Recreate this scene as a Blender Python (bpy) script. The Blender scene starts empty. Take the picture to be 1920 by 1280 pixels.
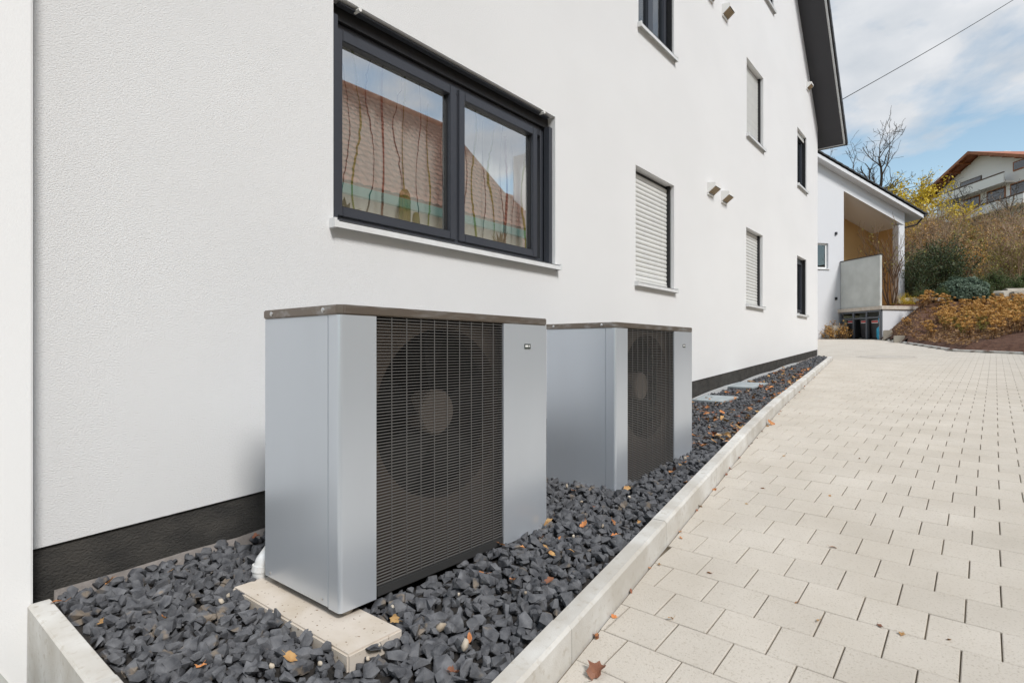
import bpy, bmesh, math, random
import numpy as np
from mathutils import Vector, Matrix, Euler, noise as mnoise

R = math.radians
scene = bpy.context.scene
COL = scene.collection

# ------------------------------------------------------------------ camera
CAM = Vector((2.75, 0.0, 1.2))
F, YAW, HY = 1048.33, 0.6866, 654.28          # focal length and horizon in photo pixels (1920 wide)
cam_d = bpy.data.cameras.new('camera')
cam_d.sensor_width = 36.0
cam_d.lens = F / 1920 * 36.0
cam_d.shift_y = (HY - 640) / 1920
cam_d.clip_start = 0.05
cam_d.clip_end = 3000
cam = bpy.data.objects.new('camera', cam_d)
cam.location = CAM
cam.rotation_euler = (R(90), 0, YAW)
COL.objects.link(cam)
scene.camera = cam

# ------------------------------------------------------------------ world, sun, exposure
SUN_EL, SUN_AZ = R(47), math.atan2(-0.34, 0.94)     # azimuth measured from +X towards +Y
sun_dir = Vector((math.cos(SUN_EL) * math.cos(SUN_AZ), math.cos(SUN_EL) * math.sin(SUN_AZ), math.sin(SUN_EL)))
CLOUD_OFF = (2.1, 19.5, 1.1)
world = bpy.data.worlds.new('World')
scene.world = world
world.use_nodes = True
wn, wl = world.node_tree.nodes, world.node_tree.links
wn.clear()
w_out = wn.new('ShaderNodeOutputWorld')
w_bg = wn.new('ShaderNodeBackground')
w_bg.inputs['Strength'].default_value = 0.125
sky = wn.new('ShaderNodeTexSky')
sky.sky_type = 'NISHITA'
sky.sun_disc = False
sky.sun_elevation = SUN_EL
sky.sun_rotation = math.atan2(sun_dir.x, sun_dir.y)
sky.altitude = 300
sky.air_density = 1.0
sky.dust_density = 0.4
sky.ozone_density = 1.2
tc = wn.new('ShaderNodeTexCoord')
sep = wn.new('ShaderNodeSeparateXYZ')
wl.new(tc.outputs['Generated'], sep.inputs[0])
zadd = wn.new('ShaderNodeMath'); zadd.operation = 'ADD'; zadd.inputs[1].default_value = 0.32
zabs = wn.new('ShaderNodeMath'); zabs.operation = 'ABSOLUTE'
wl.new(sep.outputs['Z'], zabs.inputs[0]); wl.new(zabs.outputs[0], zadd.inputs[0])
dv = wn.new('ShaderNodeVectorMath'); dv.operation = 'DIVIDE'
cmb = wn.new('ShaderNodeCombineXYZ')
for i in range(3):
    wl.new(zadd.outputs[0], cmb.inputs[i])
wl.new(tc.outputs['Generated'], dv.inputs[0]); wl.new(cmb.outputs[0], dv.inputs[1])
mp = wn.new('ShaderNodeMapping'); mp.inputs['Location'].default_value = CLOUD_OFF
mp.inputs['Scale'].default_value = (1.0, 1.0, 1.6)
wl.new(dv.outputs[0], mp.inputs[0])
cn = wn.new('ShaderNodeTexNoise')
cn.inputs['Scale'].default_value = 2.1; cn.inputs['Detail'].default_value = 7; cn.inputs['Roughness'].default_value = 0.55
cn.inputs['Distortion'].default_value = 0.25
wl.new(mp.outputs[0], cn.inputs['Vector'])
cr = wn.new('ShaderNodeValToRGB')
cr.color_ramp.elements[0].position = 0.43; cr.color_ramp.elements[0].color = (0.03, 0.03, 0.03, 1)
cr.color_ramp.elements[1].position = 0.55; cr.color_ramp.elements[1].color = (0.97, 0.97, 0.97, 1)
wl.new(cn.outputs['Fac'], cr.inputs[0])
cn2 = wn.new('ShaderNodeTexNoise')
cn2.inputs['Scale'].default_value = 5.0; cn2.inputs['Detail'].default_value = 6
wl.new(mp.outputs[0], cn2.inputs['Vector'])
cc = wn.new('ShaderNodeValToRGB')
cc.color_ramp.elements[0].position = 0.3; cc.color_ramp.elements[0].color = (3.2, 3.45, 3.75, 1)
cc.color_ramp.elements[1].position = 0.68; cc.color_ramp.elements[1].color = (4.7, 4.75, 4.85, 1)
wl.new(cn2.outputs['Fac'], cc.inputs[0])
tint = wn.new('ShaderNodeMixRGB'); tint.blend_type = 'MULTIPLY'; tint.inputs[0].default_value = 1
tint.inputs[2].default_value = (1.18, 1.14, 0.95, 1)
wl.new(sky.outputs[0], tint.inputs[1])
wmix = wn.new('ShaderNodeMixRGB')
wl.new(cr.outputs[0], wmix.inputs[0]); wl.new(tint.outputs[0], wmix.inputs[1]); wl.new(cc.outputs[0], wmix.inputs[2])
wl.new(wmix.outputs[0], w_bg.inputs['Color'])
wl.new(w_bg.outputs[0], w_out.inputs['Surface'])

sun_d = bpy.data.lights.new('sun', 'SUN')
sun_d.energy = 2.2
sun_d.angle = R(14)
sun_d.color = (1.0, 0.975, 0.95)
sun_o = bpy.data.objects.new('sun', sun_d)
sun_o.rotation_euler = sun_dir.to_track_quat('Z', 'Y').to_euler()
sun_o.location = (10, 5, 20)
COL.objects.link(sun_o)

vs = scene.view_settings
vs.view_transform = 'Standard'
vs.look = 'None'
vs.exposure = 0.56
vs.gamma = 1.0
vs.use_curve_mapping = False
scene.render.engine = 'CYCLES'

# ------------------------------------------------------------------ pixel helpers
CY_, SY_ = math.cos(YAW), math.sin(YAW)
def ray(px, py=HY):
    a = (px - 960) / F
    return Vector((CY_ * a - SY_, SY_ * a + CY_, (HY - py) / F))
def at_d(px, py, d):
    return CAM + ray(px, py) * d
def on_wall(px, py, X=0.0):
    r = ray(px, py)
    return CAM + r * ((X - CAM.x) / r.x)
def to_px(p):
    v = Vector(p) - CAM
    cx = CY_ * v.x + SY_ * v.y
    d = -SY_ * v.x + CY_ * v.y
    if d < 0.05:
        return None
    return (960 + F * cx / d, HY - F * v.z / d, d)

# ------------------------------------------------------------------ materials
def new_mat(name):
    m = bpy.data.materials.new(name)
    m.use_nodes = True
    nt = m.node_tree
    return m, nt.nodes, nt.links, nt.nodes['Principled BSDF']

def M(name, col, rough=0.6, metal=0.0, col2=None, vscale=6.0, vdet=4, vlo=0.35, vhi=0.65, bump=0.0, bscale=60.0,
      bdist=0.01, rand=0.0, stretch=(1, 1, 1), spec=None, spots=None, rvar=0.0):
    """base colour with a second colour mixed in by world-position noise, per-object value shift and a fine bump"""
    m, n, l, b = new_mat(name)
    b.inputs['Roughness'].default_value = rough
    b.inputs['Metallic'].default_value = metal
    if spec is not None:
        b.inputs['Specular IOR Level'].default_value = spec
    geo = n.new('ShaderNodeNewGeometry')
    mpn = n.new('ShaderNodeMapping'); mpn.inputs['Scale'].default_value = stretch
    l.new(geo.outputs['Position'], mpn.inputs[0])
    out = None
    if col2 is not None:
        t = n.new('ShaderNodeTexNoise'); t.inputs['Scale'].default_value = vscale; t.inputs['Detail'].default_value = vdet
        l.new(mpn.outputs[0], t.inputs['Vector'])
        r = n.new('ShaderNodeValToRGB')
        r.color_ramp.elements[0].position = vlo; r.color_ramp.elements[1].position = vhi
        r.color_ramp.elements[0].color = (*col, 1); r.color_ramp.elements[1].color = (*col2, 1)
        l.new(t.outputs['Fac'], r.inputs[0])
        out = r.outputs[0]
        if rvar:
            rm = n.new('ShaderNodeMapRange'); rm.inputs['To Min'].default_value = rough - rvar; rm.inputs['To Max'].default_value = rough + rvar
            l.new(t.outputs['Fac'], rm.inputs['Value']); l.new(rm.outputs[0], b.inputs['Roughness'])
    if spots:
        t = n.new('ShaderNodeTexNoise'); t.inputs['Scale'].default_value = spots[1]; t.inputs['Detail'].default_value = 3
        l.new(geo.outputs['Position'], t.inputs['Vector'])
        r = n.new('ShaderNodeValToRGB')
        r.color_ramp.elements[0].position = spots[2]; r.color_ramp.elements[1].position = spots[3]
        r.color_ramp.elements[0].color = (0, 0, 0, 1); r.color_ramp.elements[1].color = (1, 1, 1, 1)
        l.new(t.outputs['Fac'], r.inputs[0])
        mx = n.new('ShaderNodeMixRGB'); l.new(r.outputs[0], mx.inputs[0])
        if out: l.new(out, mx.inputs[1])
        else: mx.inputs[1].default_value = (*col, 1)
        mx.inputs[2].default_value = (*spots[0], 1)
        out = mx.outputs[0]
    if rand:
        oi = n.new('ShaderNodeObjectInfo')
        mr = n.new('ShaderNodeMapRange'); mr.inputs['To Min'].default_value = 1 - rand; mr.inputs['To Max'].default_value = 1 + rand
        l.new(oi.outputs['Random'], mr.inputs['Value'])
        hs = n.new('ShaderNodeHueSaturation'); l.new(mr.outputs[0], hs.inputs['Value'])
        if out: l.new(out, hs.inputs['Color'])
        else: hs.inputs['Color'].default_value = (*col, 1)
        out = hs.outputs[0]
    if out: l.new(out, b.inputs['Base Color'])
    else: b.inputs['Base Color'].default_value = (*col, 1)
    if bump:
        t = n.new('ShaderNodeTexNoise'); t.inputs['Scale'].default_value = bscale; t.inputs['Detail'].default_value = 5
        t.inputs['Roughness'].default_value = 0.65
        l.new(mpn.outputs[0], t.inputs['Vector'])
        bp = n.new('ShaderNodeBump'); bp.inputs['Strength'].default_value = bump; bp.inputs['Distance'].default_value = bdist
        l.new(t.outputs['Fac'], bp.inputs['Height']); l.new(bp.outputs[0], b.inputs['Normal'])
    return m

def leaf_mat(name, cols, rough=0.6, trans=0.25):
    """foliage colour picked per leaf by position noise"""
    m, n, l, b = new_mat(name)
    geo = n.new('ShaderNodeNewGeometry')
    t = n.new('ShaderNodeTexNoise'); t.inputs['Scale'].default_value = 9.0; t.inputs['Detail'].default_value = 6
    t.inputs['Roughness'].default_value = 0.8
    l.new(geo.outputs['Position'], t.inputs['Vector'])
    r = n.new('ShaderNodeValToRGB')
    els = r.color_ramp.elements
    k = len(cols)
    pos = [0.28 + 0.44 * i / max(1, k - 1) for i in range(k)]
    els[0].position = pos[0]; els[0].color = (*cols[0], 1)
    els[1].position = pos[-1]; els[1].color = (*cols[-1], 1)
    for i in range(1, k - 1):
        e = els.new(pos[i]); e.color = (*cols[i], 1)
    l.new(t.outputs['Fac'], r.inputs[0])
    l.new(r.outputs[0], b.inputs['Base Color'])
    b.inputs['Roughness'].default_value = rough
    tr = n.new('ShaderNodeBsdfTranslucent'); l.new(r.outputs[0], tr.inputs['Color'])
    mx = n.new('ShaderNodeMixShader'); mx.inputs[0].default_value = trans
    l.new(b.outputs[0], mx.inputs[1]); l.new(tr.outputs[0], mx.inputs[2])
    l.new(mx.outputs[0], n['Material Output'].inputs['Surface'])
    return m

def glass_mat(name, refl=0.4, tintc=(0.86, 0.9, 0.9)):
    m, n, l, b = new_mat(name)
    n.remove(b)
    tr = n.new('ShaderNodeBsdfTransparent'); tr.inputs['Color'].default_value = (*tintc, 1)
    gl = n.new('ShaderNodeBsdfGlossy'); gl.inputs['Roughness'].default_value = 0.012
    gl.inputs['Color'].default_value = (0.95, 0.97, 1, 1)
    lw = n.new('ShaderNodeLayerWeight'); lw.inputs['Blend'].default_value = 0.5
    fr = n.new('ShaderNodeMath'); fr.operation = 'POWER'; fr.inputs[1].default_value = 4.0; l.new(lw.outputs['Facing'], fr.inputs[0])
    ad = n.new('ShaderNodeMath'); ad.operation = 'ADD'; ad.inputs[1].default_value = refl; ad.use_clamp = True
    l.new(fr.outputs[0], ad.inputs[0])
    nz = n.new('ShaderNodeTexNoise'); nz.inputs['Scale'].default_value = 1.6; nz.inputs['Detail'].default_value = 1
    bp = n.new('ShaderNodeBump'); bp.inputs['Strength'].default_value = 0.03; bp.inputs['Distance'].default_value = 0.006
    geo = n.new('ShaderNodeNewGeometry'); l.new(geo.outputs['Position'], nz.inputs['Vector'])
    l.new(nz.outputs['Fac'], bp.inputs['Height']); l.new(bp.outputs[0], gl.inputs['Normal'])
    mx = n.new('ShaderNodeMixShader')
    l.new(ad.outputs[0], mx.inputs[0]); l.new(tr.outputs[0], mx.inputs[1]); l.new(gl.outputs[0], mx.inputs[2])
    l.new(mx.outputs[0], n['Material Output'].inputs['Surface'])
    return m

MT = {}
MT['stucco'] = M('stucco', (0.79, 0.79, 0.785), 0.9, col2=(0.765, 0.765, 0.76), vscale=0.9, bump=1.0, bscale=175, bdist=0.006, stretch=(1, 0.75, 1.35), spec=0.2)
MT['stucco_smooth'] = M('stucco_smooth', (0.80, 0.80, 0.795), 0.9, bump=0.35, bscale=160, bdist=0.003, spec=0.2)
MT['annex_render'] = M('annex_render', (0.66, 0.665, 0.68), 0.9, bump=0.3, bscale=80, bdist=0.004, spec=0.2)
MT['plinth'] = M('plinth', (0.048, 0.046, 0.043), 0.9, col2=(0.075, 0.07, 0.063), vscale=9, bump=1.0, bscale=95, bdist=0.012, stretch=(1, 0.8, 1.3), spec=0.25)
MT['anthracite'] = M('anthracite', (0.040, 0.044, 0.054), 0.38, spec=0.5, bump=0.04, bscale=300, bdist=0.001)
MT['black_plastic'] = M('black_plastic', (0.012, 0.012, 0.013), 0.5)
MT['sill'] = M('sill', (0.72, 0.73, 0.73), 0.4, col2=(0.66, 0.66, 0.65), vscale=12)
MT['shutter'] = M('shutter', (0.66, 0.66, 0.63), 0.45, col2=(0.62, 0.62, 0.60), vscale=8, rand=0.03)
MT['glass'] = glass_mat('glass', 0.50, (0.97, 0.98, 0.97))
MT['glass_dark'] = glass_mat('glass_dark', 0.10, (0.4, 0.43, 0.45))
MT['soffit'] = M('soffit', (0.040, 0.040, 0.046), 0.55, col2=(0.034, 0.034, 0.04), vscale=3, stretch=(1, 0.2, 0.2), bump=0.1, bscale=40)
MT['fascia'] = M('fascia', (0.55, 0.56, 0.56), 0.4)
MT['dark_tile'] = M('dark_tile', (0.028, 0.028, 0.03), 0.6, bump=0.3, bscale=80, rand=0.2)
MT['vent'] = M('vent', (0.78, 0.77, 0.74), 0.5)
MT['vent_slat_bounce'] = M('vent_slat_bounce', (0.50, 0.38, 0.24), 0.6)  # warm bounced light put into the colour of cream slats
MT['vent_shade'] = M('vent_inner_shade', (0.05, 0.033, 0.018), 0.7)  # warm shade inside the hood painted as dark brown
MT['silver'] = M('silver_paint', (0.575, 0.615, 0.665), 0.31, 0.5, col2=(0.56, 0.598, 0.645), vscale=4, vdet=4, stretch=(1, 1, 0.2), rvar=0.02, bump=0.04, bscale=500, bdist=0.0006)
MT['lid'] = M('lid_metal', (0.19, 0.158, 0.132), 0.36, 0.6, col2=(0.35, 0.34, 0.33), vscale=16, vlo=0.48, vhi=0.72, stretch=(1, 0.35, 2.0), bump=0.15, bscale=60, bdist=0.002)
MT['grille'] = M('grille', (0.155, 0.15, 0.145), 0.45, 0.2)
MT['shroud'] = M('shroud', (0.13, 0.102, 0.086), 0.5, 0.2, col2=(0.095, 0.075, 0.063), vscale=8)
MT['hub'] = M('fan_hub', (0.19, 0.16, 0.14), 0.5)
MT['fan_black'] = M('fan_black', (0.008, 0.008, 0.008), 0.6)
MT['pump_bar'] = M('pump_bar', (0.035, 0.035, 0.035), 0.5)
MT['screw'] = M('screw', (0.6, 0.6, 0.6), 0.3, 0.9)
MT['badge'] = M('badge', (0.05, 0.06, 0.055), 0.4)
MT['white'] = M('white_paint', (0.8, 0.8, 0.78), 0.5)
MT['foot'] = M('foot_rubber', (0.34, 0.31, 0.27), 0.7)
MT['slab'] = M('slab_concrete', (0.58, 0.52, 0.45), 0.9, col2=(0.48, 0.41, 0.32), vscale=7, vlo=0.42, vhi=0.75, bump=0.4, bscale=150, bdist=0.004, spots=((0.17, 0.10, 0.05), 70, 0.66, 0.72))
MT['kerb'] = M('kerb_concrete', (0.60, 0.59, 0.56), 0.9, col2=(0.47, 0.445, 0.40), vscale=5, bump=0.45, bscale=170, bdist=0.003, rand=0.06, spots=((0.42, 0.385, 0.33), 38, 0.56, 0.78))
MT['paver'] = M('paver', (0.585, 0.54, 0.475), 0.92, col2=(0.505, 0.46, 0.395), vscale=2.3, vdet=9, vlo=0.30, vhi=0.70, bump=0.8, bscale=230, bdist=0.004, rand=0.03, spots=((0.42, 0.375, 0.31), 130, 0.56, 0.72), spec=0.25)
MT['joint'] = M('joint_sand', (0.085, 0.065, 0.042), 1.0, col2=(0.22, 0.18, 0.13), vscale=5, bump=0.6, bscale=200)
MT['stone'] = M('basalt', (0.048, 0.050, 0.057), 0.70, col2=(0.165, 0.167, 0.175), vscale=24, vdet=5, vlo=0.30, vhi=0.74, bump=0.7, bscale=130, bdist=0.004, rand=0.18, spots=((0.20, 0.165, 0.13), 11, 0.62, 0.68), spec=0.4)
MT['pebble'] = M('pebble', (0.56, 0.51, 0.43), 0.8, col2=(0.38, 0.31, 0.23), vscale=25, bump=0.3, bscale=100, rand=0.25)
MT['soil'] = M('soil', (0.022, 0.02, 0.018), 1.0, col2=(0.04, 0.033, 0.028), vscale=30, bump=1.0, bscale=60, bdist=0.02)
MT['leaf_orange'] = M('leaf_orange', (0.42, 0.15, 0.045), 0.7, col2=(0.50, 0.24, 0.09), vscale=30, rand=0.35)
MT['leaf_brown'] = M('leaf_brown', (0.20, 0.075, 0.04), 0.65, col2=(0.27, 0.115, 0.06), vscale=25, rand=0.2)
MT['leaf_tan'] = M('leaf_tan', (0.45, 0.28, 0.11), 0.7, col2=(0.33, 0.17, 0.06), vscale=30, rand=0.2)
MT['plate_grey'] = M('plate_grey', (0.36, 0.40, 0.41), 0.8, col2=(0.30, 0.33, 0.34), vscale=10, bump=0.3, bscale=120, bdist=0.003)
MT['membrane'] = M('membrane', (0.30, 0.27, 0.25), 0.8, col2=(0.20, 0.18, 0.165), vscale=15, bump=0.5, bscale=40)
MT['pipe'] = M('pipe', (0.72, 0.74, 0.76), 0.4, col2=(0.6, 0.6, 0.58), vscale=20)
MT['concrete'] = M('concrete', (0.60, 0.61, 0.575), 0.9, col2=(0.50, 0.51, 0.475), vscale=1.8, bump=0.3, bscale=50)
MT['block'] = M('block', (0.45, 0.41, 0.34), 0.95, col2=(0.36, 0.32, 0.26), vscale=3, bump=0.5, bscale=40)
MT['mulch'] = M('mulch', (0.075, 0.032, 0.018), 1.0, col2=(0.13, 0.065, 0.04), vscale=9, vdet=8, bump=1.0, bscale=12, bdist=0.05)
MT['grass'] = M('ground_grass', (0.07, 0.075, 0.025), 1.0, col2=(0.13, 0.10, 0.045), vscale=1.2, vdet=8, bump=1.0, bscale=6, bdist=0.1)
MT['ochre'] = M('ochre_plaster', (0.52, 0.33, 0.14), 0.9, bump=0.2, bscale=60)
MT['bin'] = M('bin_plastic', (0.030, 0.032, 0.036), 0.5)
MT['red'] = M('red_label', (0.55, 0.03, 0.03), 0.5)
MT['blue_bag'] = M('blue_bag', (0.02, 0.28, 0.46), 0.35, col2=(0.03, 0.38, 0.58), vscale=8)
MT['bark'] = M('bark', (0.060, 0.044, 0.034), 0.95, col2=(0.10, 0.08, 0.062), vscale=12, bump=0.6, bscale=30)
MT['twig'] = M('twig', (0.24, 0.155, 0.10), 0.9, col2=(0.38, 0.27, 0.18), vscale=3)
MT['twig_dark'] = M('twig_dark', (0.09, 0.055, 0.035), 0.9, col2=(0.15, 0.09, 0.055), vscale=3)
MT['wood'] = M('stained_wood', (0.25, 0.075, 0.025), 0.6, col2=(0.36, 0.13, 0.045), vscale=4)
MT['rust_tile'] = M('rust_tile', (0.30, 0.095, 0.05), 0.85, col2=(0.40, 0.16, 0.09), vscale=3, rand=0.12, bump=0.3, bscale=20)
MT['red_tile'] = M('red_tile', (0.52, 0.23, 0.14), 0.8, col2=(0.40, 0.16, 0.095), vscale=5, rand=0.14)
MT['cream'] = M('cream_wall', (0.66, 0.57, 0.42), 0.9, bump=0.2, bscale=60)
MT['copper'] = M('copper_green', (0.10, 0.27, 0.22), 0.6)
MT['chalet_wall'] = M('chalet_wall', (0.84, 0.82, 0.79), 0.9)
MT['wire'] = M('wire', (0.02, 0.02, 0.02), 0.6)
MT['room'] = M('room', (0.70, 0.67, 0.62), 0.9)
MT['cactus'] = M('cactus', (0.17, 0.19, 0.03), 0.6, col2=(0.30, 0.24, 0.05), vscale=20, bump=0.5, bscale=60)
MT['agave'] = M('agave', (0.32, 0.22, 0.12), 0.6)
MT['succulent'] = M('succulent', (0.28, 0.31, 0.10), 0.6)
MT['terracotta'] = M('terracotta', (0.36, 0.15, 0.08), 0.8)
MT['vine_dark'] = M('vine_dark', (0.03, 0.022, 0.016), 0.8)
MT['vine_green'] = M('vine_green', (0.22, 0.27, 0.03), 0.8)
MT['vine_brown'] = M('vine_brown', (0.16, 0.04, 0.02), 0.8)
MT['steel_post'] = M('steel_post', (0.10, 0.11, 0.125), 0.5, 0.2)
MT['manhole'] = M('manhole', (0.52, 0.48, 0.42), 0.85, col2=(0.43, 0.39, 0.34), vscale=8, bump=0.3, bscale=60)
# sheer curtain
m, n, l, b = new_mat('sheer_curtain')
b.inputs['Base Color'].default_value = (0.93, 0.93, 0.86, 1); b.inputs['Roughness'].default_value = 0.9
tl = n.new('ShaderNodeBsdfTranslucent'); tl.inputs['Color'].default_value = (0.78, 0.78, 0.70, 1)
tp = n.new('ShaderNodeBsdfTransparent')
m1 = n.new('ShaderNodeMixShader'); m1.inputs[0].default_value = 0.15
m2 = n.new('ShaderNodeMixShader'); m2.inputs[0].default_value = 0.07
l.new(b.outputs[0], m1.inputs[1]); l.new(tl.outputs[0], m1.inputs[2])
l.new(m1.outputs[0], m2.inputs[1]); l.new(tp.outputs[0], m2.inputs[2])
l.new(m2.outputs[0], n['Material Output'].inputs['Surface'])
MT['curtain'] = m
MT['lf_green'] = leaf_mat('leaves_green', [(0.03, 0.06, 0.022), (0.075, 0.12, 0.035), (0.20, 0.22, 0.06)])
MT['lf_blue'] = leaf_mat('leaves_bluegreen', [(0.05, 0.085, 0.055), (0.10, 0.15, 0.10), (0.16, 0.21, 0.13)])
MT['lf_dark'] = leaf_mat('leaves_dark', [(0.016, 0.034, 0.02), (0.045, 0.075, 0.03), (0.24, 0.23, 0.06)])
MT['lf_yellow'] = leaf_mat('leaves_yellow', [(0.34, 0.24, 0.02), (0.62, 0.46, 0.03), (0.70, 0.55, 0.06)])
MT['lf_brown'] = leaf_mat('leaves_brown', [(0.15, 0.075, 0.035), (0.32, 0.18, 0.075), (0.44, 0.29, 0.12)])
MT['lf_rust'] = leaf_mat('leaves_rust', [(0.24, 0.10, 0.032), (0.55, 0.30, 0.075), (0.72, 0.50, 0.18)])
MT['lf_olive'] = leaf_mat('leaves_olive', [(0.12, 0.12, 0.035), (0.30, 0.26, 0.06), (0.48, 0.40, 0.10)])

# ------------------------------------------------------------------ mesh helpers
class MB:
    def __init__(s):
        s.v = []; s.f = []
    def add(s, vs, fs):
        o = len(s.v); s.v += [tuple(p) for p in vs]; s.f += [tuple(i + o for i in f) for f in fs]; return s
    def box(s, x0, x1, y0, y1, z0, z1):
        return s.add([(x0, y0, z0), (x1, y0, z0), (x1, y1, z0), (x0, y1, z0), (x0, y0, z1), (x1, y0, z1), (x1, y1, z1), (x0, y1, z1)],
                     [(0, 3, 2, 1), (4, 5, 6, 7), (0, 1, 5, 4), (1, 2, 6, 5), (2, 3, 7, 6), (3, 0, 4, 7)])
    def quad(s, a, b, c, d):
        return s.add([a, b, c, d], [(0, 1, 2, 3)])
    def prism(s, poly, vec):
        """polygon (list of 3d points) extruded by vec"""
        k = len(poly); vec = Vector(vec)
        vs = [Vector(p) for p in poly] + [Vector(p) + vec for p in poly]
        fs = [tuple(range(k - 1, -1, -1)), tuple(range(k, 2 * k))]
        fs += [(i, (i + 1) % k, k + (i + 1) % k, k + i) for i in range(k)]
        return s.add(vs, fs)
    def tube(s, pts, rads, k=6, cap=True):
        pts = [Vector(p) for p in pts]
        rings = []; vs = []; fs = []
        up = Vector((0, 0, 1))
        prev = None
        for i, p in enumerate(pts):
            t = (pts[min(i + 1, len(pts) - 1)] - pts[max(i - 1, 0)])
            if t.length < 1e-9: t = Vector((0, 0, 1))
            t.normalize()
            if prev is None:
                a = t.orthogonal().normalized()
            else:
                a = (prev - t * prev.dot(t))
                a = a.normalized() if a.length > 1e-6 else t.orthogonal().normalized()
            prev = a
            bb = t.cross(a)
            r = rads[i] if hasattr(rads, '__len__') else rads
            vs += [p + (a * math.cos(2 * math.pi * j / k) + bb * math.sin(2 * math.pi * j / k)) * r for j in range(k)]
        for i in range(len(pts) - 1):
            for j in range(k):
                fs.append((i * k + j, i * k + (j + 1) % k, (i + 1) * k + (j + 1) % k, (i + 1) * k + j))
        if cap:
            fs.append(tuple(range(k - 1, -1, -1)))
            o = (len(pts) - 1) * k
            fs.append(tuple(range(o, o + k)))
        return s.add(vs, fs)
    def lathe(s, prof, c=(0, 0, 0), k=16):
        vs = []; fs = []
        for r, z in prof:
            vs += [(c[0] + r * math.cos(2 * math.pi * j / k), c[1] + r * math.sin(2 * math.pi * j / k), c[2] + z) for j in range(k)]
        for i in range(len(prof) - 1):
            for j in range(k):
                fs.append((i * k + j, i * k + (j + 1) % k, (i + 1) * k + (j + 1) % k, (i + 1) * k + j))
        fs.append(tuple(range(k - 1, -1, -1)))
        fs.append(tuple(range((len(prof) - 1) * k, len(prof) * k)))
        return s.add(vs, fs)
    def mesh(s, name, mat=None, smooth=False, bevel=0.0, seg=2):
        me = bpy.data.meshes.new(name)
        me.from_pydata(s.v, [], s.f)
        if bevel:
            bm = bmesh.new(); bm.from_mesh(me)
            es = [e for e in bm.edges if len(e.link_faces) == 2 and e.calc_face_angle(0) > 0.6]
            bmesh.ops.bevel(bm, geom=es, offset=bevel, segments=seg, affect='EDGES', clamp_overlap=True)
            bm.to_mesh(me); bm.free()
        if mat: me.materials.append(mat)
        if smooth:
            me.polygons.foreach_set('use_smooth', [True] * len(me.polygons))
        me.update()
        return me

def link(name, me, parent=None, loc=None):
    o = bpy.data.objects.new(name, me)
    COL.objects.link(o)
    if parent is not None: o.parent = parent
    if loc is not None: o.location = loc
    return o

def world_part(name, mb, mat, parent, **kw):
    """part whose mesh is given in world coordinates, under a root that is only translated"""
    o = link(name, mb.mesh(name, mat, **kw), parent)
    t = Vector((0, 0, 0)); p = parent
    while p is not None:
        t += Vector(p.location); p = p.parent
    o.location = -t
    return o

def local_part(name, mb, mat, parent, **kw):
    return link(name, mb.mesh(name, mat, **kw), parent)

def tag(o, label, cat, group=None):
    o['label'] = label; o['category'] = cat
    if group: o['group'] = group
    return o

def root(name, loc, label, cat, group=None, rz=0.0):
    o = bpy.data.objects.new(name, None)
    o.empty_display_size = 0.2
    COL.objects.link(o); o.location = loc; o.rotation_euler = (0, 0, rz)
    return tag(o, label, cat, group)

def structure(name, me, loc=None):
    o = link(name, me, None, loc); o['kind'] = 'structure'; return o

def clip_poly(poly, a, b, c):
    """keep the part of a 2d polygon with a*x + b*y <= c"""
    out = []
    for i in range(len(poly)):
        p, q = poly[i], poly[(i + 1) % len(poly)]
        dp, dq = a * p[0] + b * p[1] - c, a * q[0] + b * q[1] - c
        if dp <= 0: out.append(p)
        if (dp < 0 < dq) or (dq < 0 < dp):
            t = dp / (dp - dq)
            out.append((p[0] + t * (q[0] - p[0]), p[1] + t * (q[1] - p[1])))
    return out

def area2(poly):
    return 0.5 * abs(sum(poly[i][0] * poly[(i + 1) % len(poly)][1] - poly[(i + 1) % len(poly)][0] * poly[i][1] for i in range(len(poly))))

def interp(x, xs, ys):
    if x <= xs[0]: return ys[0]
    for i in range(len(xs) - 1):
        if x <= xs[i + 1]:
            t = (x - xs[i]) / (xs[i + 1] - xs[i]); return ys[i] + t * (ys[i + 1] - ys[i])
    return ys[-1]

# ------------------------------------------------------------------ terrain heights
def prof(Y):
    if Y < -6: return -0.54
    if Y < 4.5: return 0.09 * Y
    if Y < 7.0:
        t = Y - 4.5; return 0.405 + 0.09 * t - 0.009 * t * t
    return 0.57375 + 0.045 * (Y - 7.0)
def gz(X, Y):
    return prof(min(Y, 32)) - 0.0174 * max(-6, min(6, X - 2.75))
def slope_y(Y):
    return (prof(Y + 0.05) - prof(Y - 0.05)) / 0.1
# kerb beside the gravel bed (face foot line) and the plinth
def kerb_x(Y): return 1.739 - 0.109 * (Y - 1.45)
def kerb_top(Y): return gz(kerb_x(Y), Y) + interp(Y, [0, 4, 8, 14.6], [0.125, 0.115, 0.09, 0.075])
def plinth_top(Y): return 0.44 + 0.0533 * (Y - 0.485)
def gravel_z(X, Y):
    g = 1.2 + interp(Y, [0, 0.6, 1.2, 2.3, 3.0, 4.2, 7.0, 14.6], [-0.955, -0.945, -0.93, -0.882, -0.855, -0.795, -0.645, -0.16])
    kx = kerb_x(Y) - 0.09
    t = max(0.0, min(1.0, X / max(kx, 0.05)))
    edge = kerb_top(Y) - 0.03
    w = max(0.0, (t - 0.72) / 0.28)
    return g * (1 - w) + min(edge, g + 0.02) * w
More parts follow.
